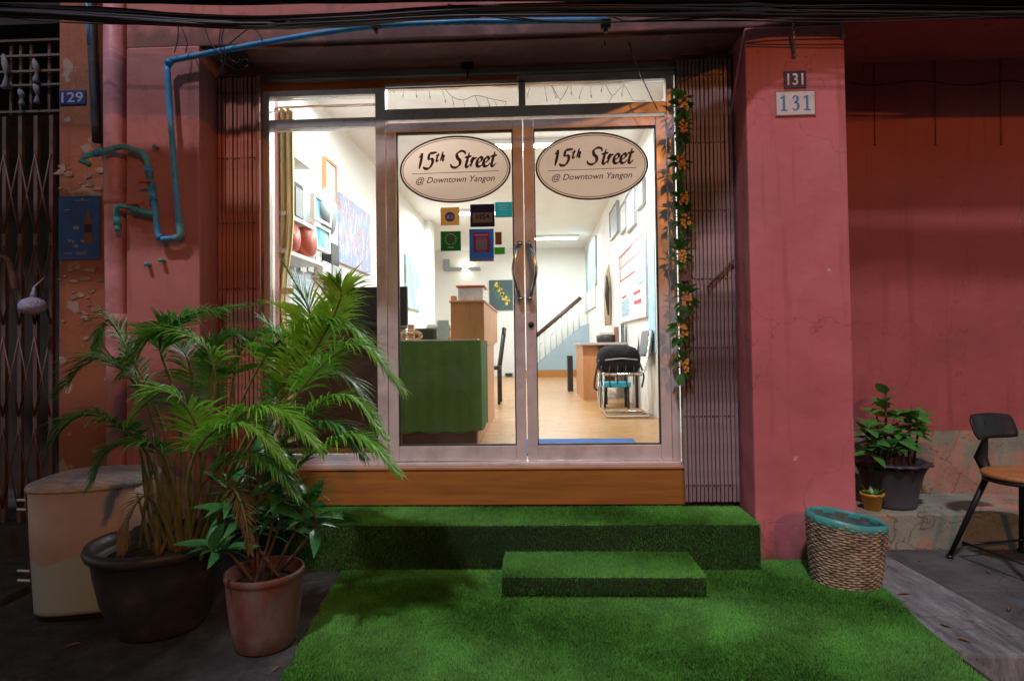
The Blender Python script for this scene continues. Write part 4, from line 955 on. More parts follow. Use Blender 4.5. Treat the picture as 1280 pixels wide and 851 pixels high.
for (a, b_, c_, Y) in stems:
    pts = spline([TC+Vector((random.uniform(-.06, .06), random.uniform(-.05, .05), .26)), at(b_[0], b_[1], (Y+TC.y)/2), at(c_[0], c_[1], Y)], 7)
    q = MB(); q.tube(pts, [.007-.0003*i for i in range(len(pts))], 6); q.build('stem', TWIG, pl)
    tip = pts[-1]
    for k in range(15):
        u = .45+.55*k/14 if k < 13 else 1; p = pts[int(u*(len(pts)-1))]
        ang = k*2.4+random.uniform(-.4, .4); el = random.uniform(-.25, .75) if k < 12 else random.uniform(.7, 1.3)
        add_leaf(LM, BROAD, p, (cos(ang)*cos(el), sin(ang)*cos(el)*.8, sin(el)), pl, random.uniform(.65, 1.1), random.uniform(-.5, .5))

# --- plant on the right ledge
RC = Vector((2.20, 3.86, .206))
t = thing('plant_pot', RC, 'wide dark grey pot with wavy rim on the cement ledge behind the pillar', 'plant pot')
b = MB(); wv_ = lambda i, q: .012*sin(q*16) if i in (5, 6, 7) else 0
b.lathe([(0, 0), (.135, 0), (.14, .02), (.135, .03), (.175, .20), (.195, .272), (.215, .262), (.218, .272), (.188, .282), (.175, .25)], RC, 64, wob=wv_); b.build('body', pm('grey_pot_plastic', (.045, .05, .058), .5, var=.2), t)
b = MB(); b.lathe([(0, .245), (.1, .25), (.192, .242)], RC, 24); b.build('soil', SOIL, t)
pl = thing('potted_shrub', RC+Vector((0, 0, .24)), 'green shrub with rounded leaves in the wavy rimmed pot on the ledge', 'plant')
LR = leaf_mesh(.15, .075, .2, .25, rnd=True)
random.seed(5)
for base, tip, n_, Y in (((1106, 578), (1107, 482), 14, 3.88), ((1137, 578), (1140, 508), 24, 3.84), ((1094, 580), (1084, 530), 20, 3.80), ((1110, 582), (1112, 552), 18, 3.74), ((1128, 580), (1126, 545), 16, 3.76), ((1142, 580), (1154, 515), 14, 3.90), ((1098, 580), (1096, 520), 14, 3.9), ((1118, 580), (1122, 528), 14, 3.80), ((1090, 582), (1086, 556), 12, 3.76)):
    p0 = at(base[0], base[1], Y); p0.z = RC.z+.24; p1 = at(tip[0], tip[1], Y)
    pts = spline([p0, p0.lerp(p1, .5)+Vector((random.uniform(-.015, .015), 0, 0)), p1], 5); q = MB(); q.tube(pts, [.010-.0005*i for i in range(len(pts))], 7); q.build('stem', TWIG, pl)
    for k in range(n_):
        u = .62+.38*k/n_; p = pts[int(u*(len(pts)-1))]; ang = k*2.4; el = random.uniform(-.35, .85)
        add_leaf(LR, BROADR, p, (cos(ang)*cos(el), sin(ang)*cos(el), sin(el)), pl, random.uniform(.55, 1.05), random.uniform(-.4, .4))
# small yellow pot
YC = Vector((2.03, 3.76, .206))
t = thing('plant_pot', YC, 'small yellow pot on the ledge half hidden behind the pillar', 'plant pot')
b = MB(); b.lathe([(0, 0), (.045, 0), (.060, .085), (.066, .086), (.067, .10), (.058, .10), (.052, .08)], YC, 28); b.build('body', YELP, t)
b = MB(); b.lathe([(0, .078), (.053, .078)], YC, 16); b.build('soil', SOIL, t)
pl = thing('seedling', YC+Vector((0, 0, .08)), 'tiny dark leafy seedling in the small yellow pot', 'plant')
for k in range(14):
    ang = k*2.4; el = random.uniform(.3, 1.3); add_leaf(LR, BROADR, YC+Vector((.02*cos(ang), .02*sin(ang), .08)), (cos(ang)*cos(el), sin(ang)*cos(el), sin(el)), pl, random.uniform(.35, .6))

# --- flower garland on the folded gate
gd = thing('flower_garland', at(858, 470, 3.60), 'vine garland of orange flowers and green leaves hanging on the right folded gate', 'garland')
random.seed(17)
vine = spline([at(853, 112, 3.60), at(852, 170, 3.60), at(855, 240, 3.60), at(851, 320, 3.6), at(853, 400, 3.6), at(856, 472, 3.6)], 10)
MB().tube(vine, .004, 6).build('vine', TWIG, gd)
GL = leaf_mesh(.062, .046, .25, .3, rnd=True)
GLM = leaf_mat('garland_leaf', (.10, .30, .05), (.05, .20, .04), .35)
FLM = pm('flower_orange', (.75, .30, .03), .55, var=.2, bump=0, col2=(.80, .48, .06), c2s=25)
for fy in (128, 160, 202, 245, 283, 324, 376, 418, 457):
    c = at(853+random.uniform(-4, 4), fy+random.uniform(-6, 6), 3.585); n_ = 17
    for k in range(n_):
        ang = 2*pi*k/n_+random.uniform(-.3, .3); rr_ = random.uniform(.4, 1.7); add_leaf(GL, GLM, c+Vector((.016*cos(ang)*rr_, .01, .040*sin(ang)*rr_)), (cos(ang), -.25+random.uniform(-.2, .2), sin(ang)), gd, random.uniform(.7, 1.15), random.uniform(-.6, .6))
    fl = MB()
    for k in range(20):
        o_ = c+Vector((random.uniform(-.026, .026), -.03+random.uniform(-.010, .010), random.uniform(-.04, .04)))
        for j in range(5):
            q = 2*pi*j/5+k; u = Vector((cos(q), -.35, sin(q))); s = Vector((-sin(q), 0, cos(q)))
            fl.add([o_, o_+u*.005+s*.003, o_+u*.009, o_+u*.005-s*.003], [(0, 1, 2, 3)])
    fl.build('flower_cluster', FLM, gd)

# ================================================================== BIN (painted metal box, left)
corner = atZ(64, 786, 0.0)
bin_c = Vector((-2.18, 2.90, 0.0))
t = thing('painted_bin', bin_c, 'dented metal bin painted pink and pale blue with two white latches, behind the palm pot', 'bin')
# plan outline: rounded front, tapering downwards
def bin_ring(z, k, e=0):
    out = []; hw, hd = .25*k+e, .24*k+e; n = 40
    for i in range(n):
        q = 2*pi*i/n; c_, s_ = cos(q), sin(q); ex = 2/3.2
        x = hw*abs(c_)**ex*(1 if c_ > 0 else -1); y = hd*abs(s_)**ex*(1 if s_ > 0 else -1)
        v = Matrix.Rotation(R(14), 3, 'Z') @ Vector((x, y, 0)); out.append(Vector((bin_c.x+v.x+.03*(1-k)*0, bin_c.y+v.y, z)))
    return out
def loft(rings, cap=True):
    vs = [v for r_ in rings for v in r_]; n = len(rings[0]); fs = []
    for i in range(len(rings)-1):
        for k in range(n): k2 = (k+1) % n; fs.append((i*n+k, i*n+k2, (i+1)*n+k2, (i+1)*n+k))
    if cap: fs += [tuple(range(n))[::-1], tuple((len(rings)-1)*n+k for k in range(n))]
    return vs, fs
BINM = pm('bin_paint', (.42, .37, .35), .5, var=.15, vs=4, bump=.25, bs=12)
def two_tone(mt):
    n = mt.node_tree.nodes; L = mt.node_tree.links; b = n['Principled BSDF']; src = b.inputs['Base Color'].links[0].from_socket
    tc = n.new('ShaderNodeTexCoord'); sp = n.new('ShaderNodeSeparateXYZ'); L.new(tc.outputs['Object'], sp.inputs[0])
    nz = n.new('ShaderNodeTexNoise'); nz.inputs['Scale'].default_value = 2.2; L.new(tc.outputs['Object'], nz.inputs[0])
    mu = n.new('ShaderNodeMath'); mu.operation = 'MULTIPLY_ADD'; mu.inputs[1].default_value = .5; mu.inputs[2].default_value = .07
    L.new(nz.outputs[0], mu.inputs[0]); lt = n.new('ShaderNodeMath'); lt.operation = 'LESS_THAN'; L.new(sp.outputs[2], lt.inputs[0]); L.new(mu.outputs[0], lt.inputs[1])
    mx = n.new('ShaderNodeMix'); mx.data_type = 'RGBA'; L.new(lt.outputs[0], mx.inputs[0]); L.new(src, mx.inputs[6]); mx.inputs[7].default_value = (.34, .48, .48, 1)
    L.new(mx.outputs[2], b.inputs['Base Color'])
two_tone(BINM)
v_, f_ = loft([bin_ring(.03, .90), bin_ring(.05, .91), bin_ring(.33, .965), bin_ring(.59, 1.0)]); b = MB(); b.add(v_, f_, True); b.build('body', BINM, t)
v_, f_ = loft([bin_ring(0, .86), bin_ring(.029, .88)]); b = MB(); b.add(v_, f_); b.build('base', BLACKM, t)
v_, f_ = loft([bin_ring(.592, 1.0, .006), bin_ring(.604, 1.0, .009), bin_ring(.618, 1, .0), bin_ring(.632, .8), bin_ring(.638, .3)]); b = MB(); b.add(v_, f_, True)
b.build('lid', pm('lid_paint', (.42, .40, .38), .6, var=.3, vs=12, col2=(.55, .54, .52), c2s=9, stretch=(.6, 6, 6)), t)
for zz in (.52, .19):
    p = bin_ring(zz, .97+.04*(zz-.3))[21]; q = MB()
    for dz in (-.022, .022): q.tube([p+Vector((.05, -.03, dz)), p+Vector((.0, -.035, dz)), p+Vector((-.05, -.03, dz))], .006, 6)
    q.tube([p+Vector((.05, -.03, -.022)), p+Vector((.05, -.03, .022))], .008, 6); q.build('latch', WHITE, t)
q = MB(); r0, r1 = bin_ring(.04, .905, .002)[24], bin_ring(.585, 1.0, .002)[24]; q.tube([r0, r0.lerp(r1, .5), r1], .004, 5); q.build('seam', pm('rust', (.10, .04, .02), .9, var=.3), t)

# ================================================================== INTERIOR
RX, LX, CZ, FZ, BY = 1.17, -1.95, 3.46, .50, 14.0
g = MB(); g.box(LX-.7, RX+.2, 3.80, BY+.1, .40, FZ); tag(g.build('floor', FLOORW), kind='structure')
g = MB(); g.box(LX-.7, RX+.2, 3.92, BY+.1, CZ, CZ+.1); tag(g.build('ceiling', CEILW), kind='structure')
g = MB(); g.box(LX-.1, LX, 3.96, 11.0, FZ, CZ); g.box(LX-.62, LX-.52, 11.0, BY, FZ, CZ); g.box(LX-.62, LX-.001, 10.9, 11.0, FZ, CZ); tag(g.build('wall_left', WHITEW), kind='structure')
g = MB(); g.box(RX, RX+.1, 3.90, BY, FZ, CZ); tag(g.build('wall_right', WHITEW), kind='structure')
g = MB(); g.box(LX-.6, RX+.1, BY, BY+.1, FZ, CZ); tag(g.build('wall_back', WHITEW), kind='structure')
g = MB(); g.box(-1.97, -1.715, 3.80, 3.95, .5, 3.02); g.box(.96, 1.20, 3.80, 3.89, .5, 3.02); g.box(-1.714, .959, 3.80, 3.89, 2.97, 3.46); tag(g.build('wall_front', PINK), kind='structure')
g = MB(); g.box(LX+.001, LX+.10, 10.55, 10.95, FZ, CZ-.001); tag(g.build('pilaster', WHITEW, bevel=.005), kind='structure')
g = MB(); g.box(-1.96, RX-.001, 3.7, 3.955, -.2, .46) ; tag(g.build('floor_edge', CONCD), kind='structure')
# ceiling lights
def tube_light(x, y, rot, lab, pw):
    t = thing('ceiling_light', (x, y, CZ-.06), lab, 'ceiling light', 'ceiling lights in the shop')
    dx, dy = (.55, .05) if rot else (.05, .55)
    MB().box(x-dx, x+dx, y-dy, y+dy, CZ-.05, CZ-.002).build('housing', WHITE, t, bevel=.005)
    q = MB(); q.tube([(x-dx*.95 if rot else x, y if rot else y-dy*.95, CZ-.072), (x+dx*.95 if rot else x, y if rot else y+dy*.95, CZ-.072)], .016, 8)
    q.build('tube', pm('lit_tube', (.9, .9, .9), .5, var=0, bump=0, emit=(1, .97, .9, 14)), t)
    lamp('ceiling_lamp', 'AREA', (x, y, CZ-.10), pw, (.94, .97, 1.0), 1.1, .12, rot=(0, 0, 0 if rot else pi/2))
tube_light(.0, 6.5, True, 'lit tube light nearest the doors seen beside the right oval sign', 95)
tube_light(-1.0, 9.8, True, 'lit tube light further back seen behind the sticker cluster', 95)
tube_light(.35, 12.3, True, 'lit tube light at the back of the shop ceiling', 80)
tube_light(-1.1, 4.95, True, 'lit tube light over the reception counter behind the left window', 60)

def wall_panel(name, X, pxs, top, bot, mat, lab, cat, th=.03, frame=None, deco=None):
    """picture hanging on a side wall at x=X; corners taken at two picture columns"""
    a = atX(pxs[0], top[0], X); b = atX(pxs[0], bot[0], X); c = atX(pxs[1], top[1], X)
    y0, y1 = sorted((a.y, c.y)); z0, z1 = sorted((a.z, b.z)); s = 1 if X < 0 else -1
    t = thing(name, (X, (y0+y1)/2, z0), lab, cat)
    MB().box(min(X+s*.002, X+s*th), max(X+s*.002, X+s*th), y0, y1, z0, z1).build('canvas', mat, t, bevel=.003)
    if frame:
        q = MB(); e = .025; xa, xb = sorted((X+s*.002, X+s*(th+.012)))
        q.box(xa, xb, y0-e, y0-.001, z0-e, z1+e); q.box(xa, xb, y1+.001, y1+e, z0-e, z1+e); q.box(xa, xb, y0, y1, z1+.001, z1+e); q.box(xa, xb, y0, y1, z0-e, z0-.001); q.build('frame', frame, t)
    if deco: deco(t, X+s*(th+.001), y0, y1, z0, z1)
    return t
def splotch(name, base, cols, scale=8):
    mt = pm(name, base, .6, var=.2, vs=scale, col2=cols[0], c2s=scale, c2lo=.5, c2hi=.54, bump=.1)
    n = mt.node_tree.nodes; L = mt.node_tree.links; b = n['Principled BSDF']; src = b.inputs['Base Color'].links[0].from_socket
    for i, cc in enumerate(cols[1:]):
        tc = n.new('ShaderNodeTexCoord'); mp = n.new('ShaderNodeMapping'); mp.inputs['Location'].default_value = (i*3+1, i*2, i); mp.inputs['Scale'].default_value = (2, 2, .6)
        L.new(tc.outputs['Object'], mp.inputs[0]); z = n.new('ShaderNodeTexNoise'); z.inputs['Scale'].default_value = scale*1.3; L.new(mp.outputs[0], z.inputs[0])
        q = n.new('ShaderNodeMapRange'); q.inputs[1].default_value = .56; q.inputs[2].default_value = .58; L.new(z.outputs[0], q.inputs[0])
        mx = n.new('ShaderNodeMix'); mx.data_type = 'RGBA'; L.new(q.outputs[0], mx.inputs[0]); L.new(src, mx.inputs[6]); mx.inputs[7].default_value = (*cc, 1); src = mx.outputs[2]
    L.new(src, b.inputs['Base Color']); return mt
wall_panel('painting', LX, (421.5, 460), (240, 266), (328, 342), splotch('canvas_lilac', (.34, .40, .60), [(.24, .34, .56), (.62, .26, .18), (.50, .52, .66)]), 'lilac blue painting with many small red marks on the left shop wall', 'painting')
wall_panel('picture', LX, (403, 415), (200, 211), (243, 247), PAPER, 'small white picture in a light wooden frame above the grey round tray', 'picture', frame=WOOD)
wall_panel('painting', LX, (505, 523), (317, 332), (384, 380), splotch('canvas_beach', (.25, .55, .75), [(.45, .65, .75), (.30, .36, .25), (.55, .52, .42)], 3), 'pale blue seascape painting on the left shop wall seen through the left door', 'painting')
# round tray and wall boxes
c = atX(411.5, 264, LX+.16); t = thing('round_tray', c, 'round grey tray hanging on the left shop wall', 'tray')
q = MB(); q.tube([(LX+.13, c.y, c.z), (LX+.16, c.y, c.z)], [.19, .205], 28); q.build('plate', pm('tray_grey', (.30, .36, .37), .5), t)
for (p0, p1, t0, t1, b0, b1, lab) in ((388.5, 407, 246, 258, 270, 283, 'upper white framed turquoise picture on the left shop wall'), (388.5, 406, 282, 293, 306, 317, 'lower white framed turquoise picture on the left shop wall')):
    wall_panel('framed_picture', LX+.12, (p0, p1), (t0, t1), (b0, b1), splotch('canvas_turq', (.12, .50, .62), [(.4, .7, .75), (.06, .35, .55)], 5), lab, 'picture', frame=WHITE)
def shelf(name, pa, pb, lab, dep=.26, th=.03, mat=WHITE):
    a = atX(*pa, LX+dep); b = atX(*pb, LX+dep); z = (a.z+b.z)/2
    q = MB(); q.box(LX+.001, LX+dep, a.y, b.y, z-th, z); part_solo(q, 'wall_shelf', mat, lab, 'shelf', bevel=.003); return a.y, b.y, z
y0, y1, zs = shelf('s', (362, 184), (389, 209), 'top white shelf on the left shop wall beside the curtain')
q = MB(); q.ball((LX+.12, (y0+y1)/2+.15, zs+.07), .07, 10, .8); q.box(LX+.04, LX+.12, y0+.05, y0+.15, zs+.001, zs+.16)
part_solo(q, 'trinket', pm('trinket_grey', (.45, .45, .42), .6), 'small grey ornament standing on the top white wall shelf', 'ornament')
y0, y1, zs = shelf('s', (357, 262), (392, 284), 'middle white shelf carrying the black radio and framed picture')
q = MB(); q.box(LX+.03, LX+.22, y0+.10, y0+.42, zs+.001, zs+.28); t = part_solo(q, 'radio', BLACK, 'black stereo box on the middle white wall shelf', 'stereo', bevel=.008)
q = MB(); q.box(LX+.221, LX+.226, y0+.13, y0+.22, zs+.04, zs+.22); q.box(LX+.221, LX+.226, y0+.26, y0+.39, zs+.03, zs+.24); q.build('front_panel', GREYB, t)
q = MB(); q.box(LX+.05, LX+.15, y0+.18, y0+.42, zs+.285, zs+.33); q.ball((LX+.12, y0+.36, zs+.36), .035, 8); part_solo(q, 'toys', pm('toy_mix', (.45, .50, .25), .6, var=.3, col2=(.7, .3, .1), c2s=9), 'small green and orange trinkets on top of the black stereo', 'trinkets')
y0, y1, zs = shelf('s', (357, 308), (405, 331), 'lowest white shelf on the left wall below the red drums')
for dy, r_, lab in ((.22, .115, 'small red drum on the lowest wall shelf next to the curtain'), (.52, .15, 'large red ribbed drum on the lowest wall shelf')):
    t = thing('red_drum', (LX+.15, y0+dy, zs), lab, 'drum', 'red drums on the wall shelf')
    q = MB(); yy = y0+dy; zc = zs+r_+.002
    q.tube([(LX+.02, yy, zc), (LX+.10, yy, zc), (LX+.11, yy, zc), (LX+.18, yy, zc), (LX+.24, yy, zc)], [r_*.8, r_, r_*.9, r_, r_*.85], 24); q.build('body', REDC, t)
    q = MB(); q.tube([(LX+.13, yy, zc), (LX+.145, yy, zc)], r_*1.01, 24); q.build('band', PAPER, t)
for (p0, p1, t0, t1, b0, b1, m_, lab, nm) in ((402, 412, 303, 309, 330, 331, BLACK, 'black wall box below the round grey tray', 'wall_box'), (404, 417, 331, 334, 362, 365, GREYB, 'grey metal meter box on the left wall beside the counter screen', 'meter_box'), (391, 402, 326, 331, 348, 352, WHITE, 'white switch box below the lowest wall shelf', 'switch_box')):
    wall_panel(nm, LX, (p0, p1), (t0, t1), (b0, b1), m_, lab, 'box', th=.09)
wall_panel('notice_sheet', LX, (366, 389), (333, 341), (392, 397), pm('notice_blue', (.55, .66, .76), .8, var=.3, vs=4, stretch=(1, 1, 14), bump=0), 'pale blue notice sheet on the left wall beside the curtain', 'notice', th=.004)
q = MB()
for k in range(5): q.cbox((LX+.03, 4.55+.17*k, 1.95+.02*(k % 2)), (.004, .13, .17))
tag(part_solo(q, 'pinned_notes', PAPER, 'row of small paper notes pinned on the left wall below the shelves', 'notes'), kind='stuff')
# curtain
t = thing('curtain', (-1.66, 3.99, .6), 'tall yellowish curtain gathered at the left edge of the shop window', 'curtain')
vs = []; fs = []; nu, nz = 46, 12
for j in range(nz+1):
    z = .6+2.27*j/nz; pin = 1-.32*math.exp(-((z-1.55)/.35)**2)
    for i in range(nu+1):
        u = i/nu; x = -1.87+.225*u*pin; y = 4.02+.032*sin(u*34+.6*sin(z*3))+.012*sin(u*71+z); vs.append((x, y, z))
for j in range(nz):
    for i in range(nu): a = j*(nu+1)+i; fs.append((a, a+1, a+nu+2, a+nu+1))
q = MB(); q.add(vs, fs, True); q.build('drape', CURT, t)
q = MB(); q.tube([(-1.93, 4.02, 2.885), (-1.0, 4.02, 2.885)], .010, 8); q.build('rod', CHROME, t)
q = MB(); q.box(-1.86, -1.63, 3.975, 3.983, 1.60, 1.64); q.build('tieback', MATS['curtain_cloth'], t)

# reception counter, green cloth counter
t = thing('reception_counter', (-1.45, 4.6, FZ), 'dark wooden reception counter behind the left window below the screen', 'counter')
MB().box(-1.94, -1.06, 4.35, 4.85, FZ, 1.38).build('body', DWOOD, t, bevel=.005)
MB().box(-1.945, -1.05, 4.31, 4.87, 1.381, 1.41).build('top', BLACK, t, bevel=.004)
t = thing('computer_screen', (-1.22, 4.46, 1.41), 'flat black computer screen seen from behind on the reception counter', 'screen')
a = at(415, 408, 4.45); b = at(509, 358, 4.45)
MB().box(a.x, b.x, 4.44, 4.475, a.z-.0, b.z).build('panel', BLACK, t, bevel=.006)
q = MB(); mx_ = (a.x+b.x)/2; q.box(mx_-.03, mx_+.03, 4.476, 4.50, 1.42, 1.6); q.box(mx_-.12, mx_+.12, 4.45, 4.62, 1.411, 1.421); q.build('stand', BLACK, t)
t = thing('service_counter', (-.7, 5, FZ), 'long wooden service counter behind the left glass door', 'counter')
MB().box(-1.02, -.44, 4.46, 6.2, FZ+.001, 1.235).build('body', WOODP, t, bevel=.004)
MB().box(-1.04, -.425, 4.44, 6.22, 1.236, 1.262).build('top', WOOD, t, bevel=.004)
t = thing('green_tablecloth', (-.75, 4.6, 1.2), 'dark green cloth draped over the near end of the service counter', 'tablecloth')
vs = []; fs = []; nu = 60; path = []
for i in range(nu+1):
    u = i/nu
    if u < .7: path.append((-1.12+.66*u/.7, 4.40))
    else: path.append((-.415, 4.42+(u-.7)/.3*.62))
zs_ = [.60, .75, .95, 1.15, 1.262, 1.272]
for j, z in enumerate(zs_):
    for i, (x, y) in enumerate(path):
        amp = .0035*(1-(j/len(zs_)))
        if i/nu < .7: vs.append((x, y-.004-amp*sin(i*.9), z+(.008*sin(i*.5) if j == 0 else 0)))
        else: vs.append((x+.004+amp*sin(i*.9)*1.2, y, z+(.012*sin(i*.5) if j == 0 else 0)))
for j in range(len(zs_)-1):
    for i in range(nu): a = j*(nu+1)+i; fs.append((a, a+1, a+nu+2, a+nu+1))
q = MB(); q.add(vs, fs, True); q.add([(-1.12, 4.396, 1.272), (-.411, 4.396, 1.272), (-.411, 5.04, 1.272), (-1.12, 5.04, 1.272)], [(0, 1, 2, 3)]); q.build('cloth', GREENC, t)
q = MB(); q.box(-1.12, -.43, 4.40, 4.52, 1.274, 1.284); q.build('glass_top', pm('pale_top', (.45, .47, .47), .2), t)
q = MB(); q.box(-1.0, -.45, 4.42, 4.455, FZ, .60); q.build('plinth', DWOOD, t)
# upper cabinet
t = thing('wooden_cabinet', (-.58, 5.9, 1.262), 'box shaped wooden cabinet standing on the service counter', 'cabinet')
MB().box(-.725, -.44, 5.08, 6.80, 1.263, 1.60).build('body', WOOD, t, bevel=.003)
MB().box(-.735, -.43, 5.06, 6.82, 1.601, 1.618).build('top', WOOD, t, bevel=.003)
t = thing('storage_box', (-.56, 5.3, 1.618), 'clear plastic storage box with red lid on top of the wooden cabinet', 'storage box')
q = MB(); q.box(-.67, -.45, 5.14, 5.45, 1.62, 1.735); q.build('tub', pm('frosted_tub', (.62, .66, .70), .3, var=.15, vs=12), t, bevel=.012)
q = MB(); q.box(-.685, -.435, 5.125, 5.465, 1.736, 1.752); q.build('lid', REDC, t, bevel=.005)
q = MB(); q.box(-.725, -.685, 5.1, 5.2, 1.619, 1.66); part_solo(q, 'wooden_block', WOOD, 'small wooden block left of the red lidded storage box', 'block')
# things on the counter
random.seed(2)
q = MB(); c0 = Vector((-.94, 4.48, 1.30))
for k in range(7):
    c = c0+Vector((random.uniform(-.03, .03), random.uniform(-.02, .02), random.uniform(0, .02))); r_ = random.uniform(.035, .07)
    q.tube([c+Vector((r_*cos(a_*pi/6)*1.3, .3*r_*sin(a_*pi/6), .6*r_*sin(a_*pi/6))) for a_ in range(13)], .004, 5)
part_solo(q, 'cord_coil', pm('cord_tan', (.50, .28, .12), .6), 'tangled tan cord coil on the near end of the counter', 'cord')
q = MB(); q.box(-.975, -.93, 4.53, 4.57, 1.285, 1.40); part_solo(q, 'pen_holder', pm('holder_stripes', (.55, .32, .22), .6, var=.2), 'small brown striped holder standing behind the tan cord coil', 'holder', bevel=.003)
q = MB(); q.box(-.99, -.83, 4.85, 5.0, 1.275, 1.38); part_solo(q, 'card_reader', BLACK, 'black boxy machine on the counter behind the tan cord coil', 'machine', bevel=.012)
for k in range(6):
    q = MB(); q.box(-.98+.01*(k % 2), -.80, 5.3, 5.6, 1.263+k*.028, 1.288+k*.028); part_solo(q, 'paper_tray', [WHITE, GREYB, PAPER][k % 3], ['lowest', 'second lowest', 'third', 'fourth', 'second highest', 'top'][k]+' pale tray in the stack on the service counter', 'tray', 'stack of paper trays')
q = MB(); q.box(-.83, -.735, 5.02, 5.04, 1.263, 1.45); part_solo(q, 'acrylic_holder', pm('acrylic', (.55, .62, .66), .3), 'pale upright leaflet holder beside the wooden cabinet', 'leaflet holder')
# black chair behind the counter
def wood_chair(x, y, rz, lab, seat_z=.45, bh=.95, mat=BLACK):
    t = thing('black_chair', (x, y, FZ), lab, 'chair', 'black dining chairs in the shop'); M_ = Matrix.Rotation(rz, 3, 'Z'); c = Vector((x, y, FZ))
    MB().cbox(c+Vector((0, 0, seat_z)), (.42, .42, .05), M_).build('seat', mat, t, bevel=.01)
    for sx in (-1, 1):
        q = MB(); a = M_ @ Vector((sx*.18, -.18, 0)); q.tube([c+a, c+a+Vector((0, 0, seat_z-.03))], .018, 4); q.build('leg', mat, t)
        a = M_ @ Vector((sx*.18, .19, 0)); a2 = M_ @ Vector((sx*.18, .26, bh)); q = MB(); q.tube([c+a, c+a+Vector((0, 0, seat_z)), c+a2], .018, 4); q.build('leg', mat, t)
    for k in range(5):
        sx = -.12+.06*k; q = MB(); q.tube([c+(M_ @ Vector((sx, .20, seat_z+.03))), c+(M_ @ Vector((sx+.01*sin(k*2), .245, bh-.08)))], .009, 4); q.build('slat', mat, t)
    q = MB(); q.cbox(c+(M_ @ Vector((0, .255, bh-.04))), (.40, .025, .08), M_); q.build('top_rail', mat, t)
    return t
wood_chair(-.66, 7.6, R(-90), 'black wooden chair behind the service counter near the back painting')
# back wall items
def back_panel(name, px0, px1, py0, py1, mat, lab, cat, Y=BY, th=.03):
    a = at(px0, py1, Y); b = at(px1, py0, Y); q = MB(); q.box(a.x, b.x, Y-th, Y-.002, a.z, b.z); return part_solo(q, name, mat, lab, cat, bevel=.004)
a = at(612, 388, BY); b = at(641, 350, BY)
t = thing('painting', ((a.x+b.x)/2, BY-.03, a.z), 'painting of yellow flowers on dark ground on the back wall', 'painting')
MB().box(a.x, b.x, BY-.035, BY-.002, a.z, b.z).build('canvas', flat('canvas_dark', (.05, .09, .10)), t)
random.seed(6); q = MB(); q2 = MB(); wS, hS = b.x-a.x, b.z-a.z
for k in range(16):
    u = .25+.55*k/15+random.uniform(-.12, .12); v = .85-.65*k/15+random.uniform(-.12, .12); u = min(max(u, .1), .9); v = min(max(v, .1), .9)
    put_flat(q, disc2(.032, .030, 0, 0, 7), (a.x+wS*u, BY-.036, a.z+hS*v), UX, UZ)
    put_flat(q2, pen([(-.1*random.random(), -.12), (.0, 0), (.1*random.random(), .12)], .02), (a.x+wS*min(max(u+random.uniform(-.15, .15), .2), .8), BY-.0355, a.z+hS*min(max(v, .2), .8)), UX, UZ)
q2.build('painted_stems', flat('stem_green', (.08, .25, .10)), t); q.build('painted_flowers', flat('flower_yellow', (.80, .52, .05)), t)
back_panel('wall_shelf', 556, 601, 335, 339, GREYB, 'thin grey shelf high on the back wall beside the wall lamp', 'shelf', th=.2)
back_panel('wall_clock', 554, 562, 324, 337, GREYB, 'small grey framed item standing on the back wall shelf', 'frame', Y=BY-.1)
t = thing('wall_lamp', at(583, 337, BY-.12), 'round glowing wall lamp on the back wall above the cabinet', 'lamp')
q = MB(); q.ball(at(582, 335, BY-.12), .10, 10); q.build('globe', pm('lit_globe', (.9, .9, .9), .5, bump=0, emit=(1, .95, .85, 10)), t)
q = MB(); q.tube([at(582, 335, BY-.12), at(582, 335, BY-.002)], .03, 8); q.build('bracket', GREYB, t)
back_panel('door_mat', 632, 641, 466, 468, BLACK, 'small black strip on the floor at the foot of the back wall', 'mat', th=.3)
# staircase
SY = 13.3
t = thing('staircase', (.5, SY, FZ), 'staircase with brown handrail and pale balusters at the back of the shop', 'staircase')
a0, a1 = at(664, 461, SY), at(728, 407, SY); r0, r1 = at(664, 425, SY), at(726, 372, SY)
q = MB(); q.poly([(a0.x, SY, FZ+.16), (RX-.002, SY, FZ+.16), (RX-.002, SY, a1.z+.05), (a1.x, SY, a1.z), (a0.x, SY, a0.z)], (0, 1, 0), .5); q.build('stringer', BLUEGW, t)
q = MB(); q.box(a0.x-.3, RX-.002, SY-.02, SY+.3, FZ, FZ+.158); q.build('skirting', ORB, t)
q = MB(); q.tube([r0, r1], .045, 8); q.build('handrail', DWOOD, t)
for k in range(9):
    u = (k+.5)/9; p = a0.lerp(a1, u); v = r0.lerp(r1, u); q = MB(); q.tube([(p.x, SY+.02, p.z-.02), (v.x, SY+.02, v.z)], .014, 5); q.build('baluster', GATEG, t)
for k in range(4):
    u = (k*2+1.5)/9; p = a0.lerp(a1, u); v = r0.lerp(r1, u); p2 = a0.lerp(a1, u+.11); v2 = r0.lerp(r1, u+.11)
    q = MB(); q.tube([p.lerp(v, .6)+Vector((0, .02, 0)), p2.lerp(v2, .6)+Vector((0, .02, 0))], .012, 5); q.build('cross_rod', GATEG, t)
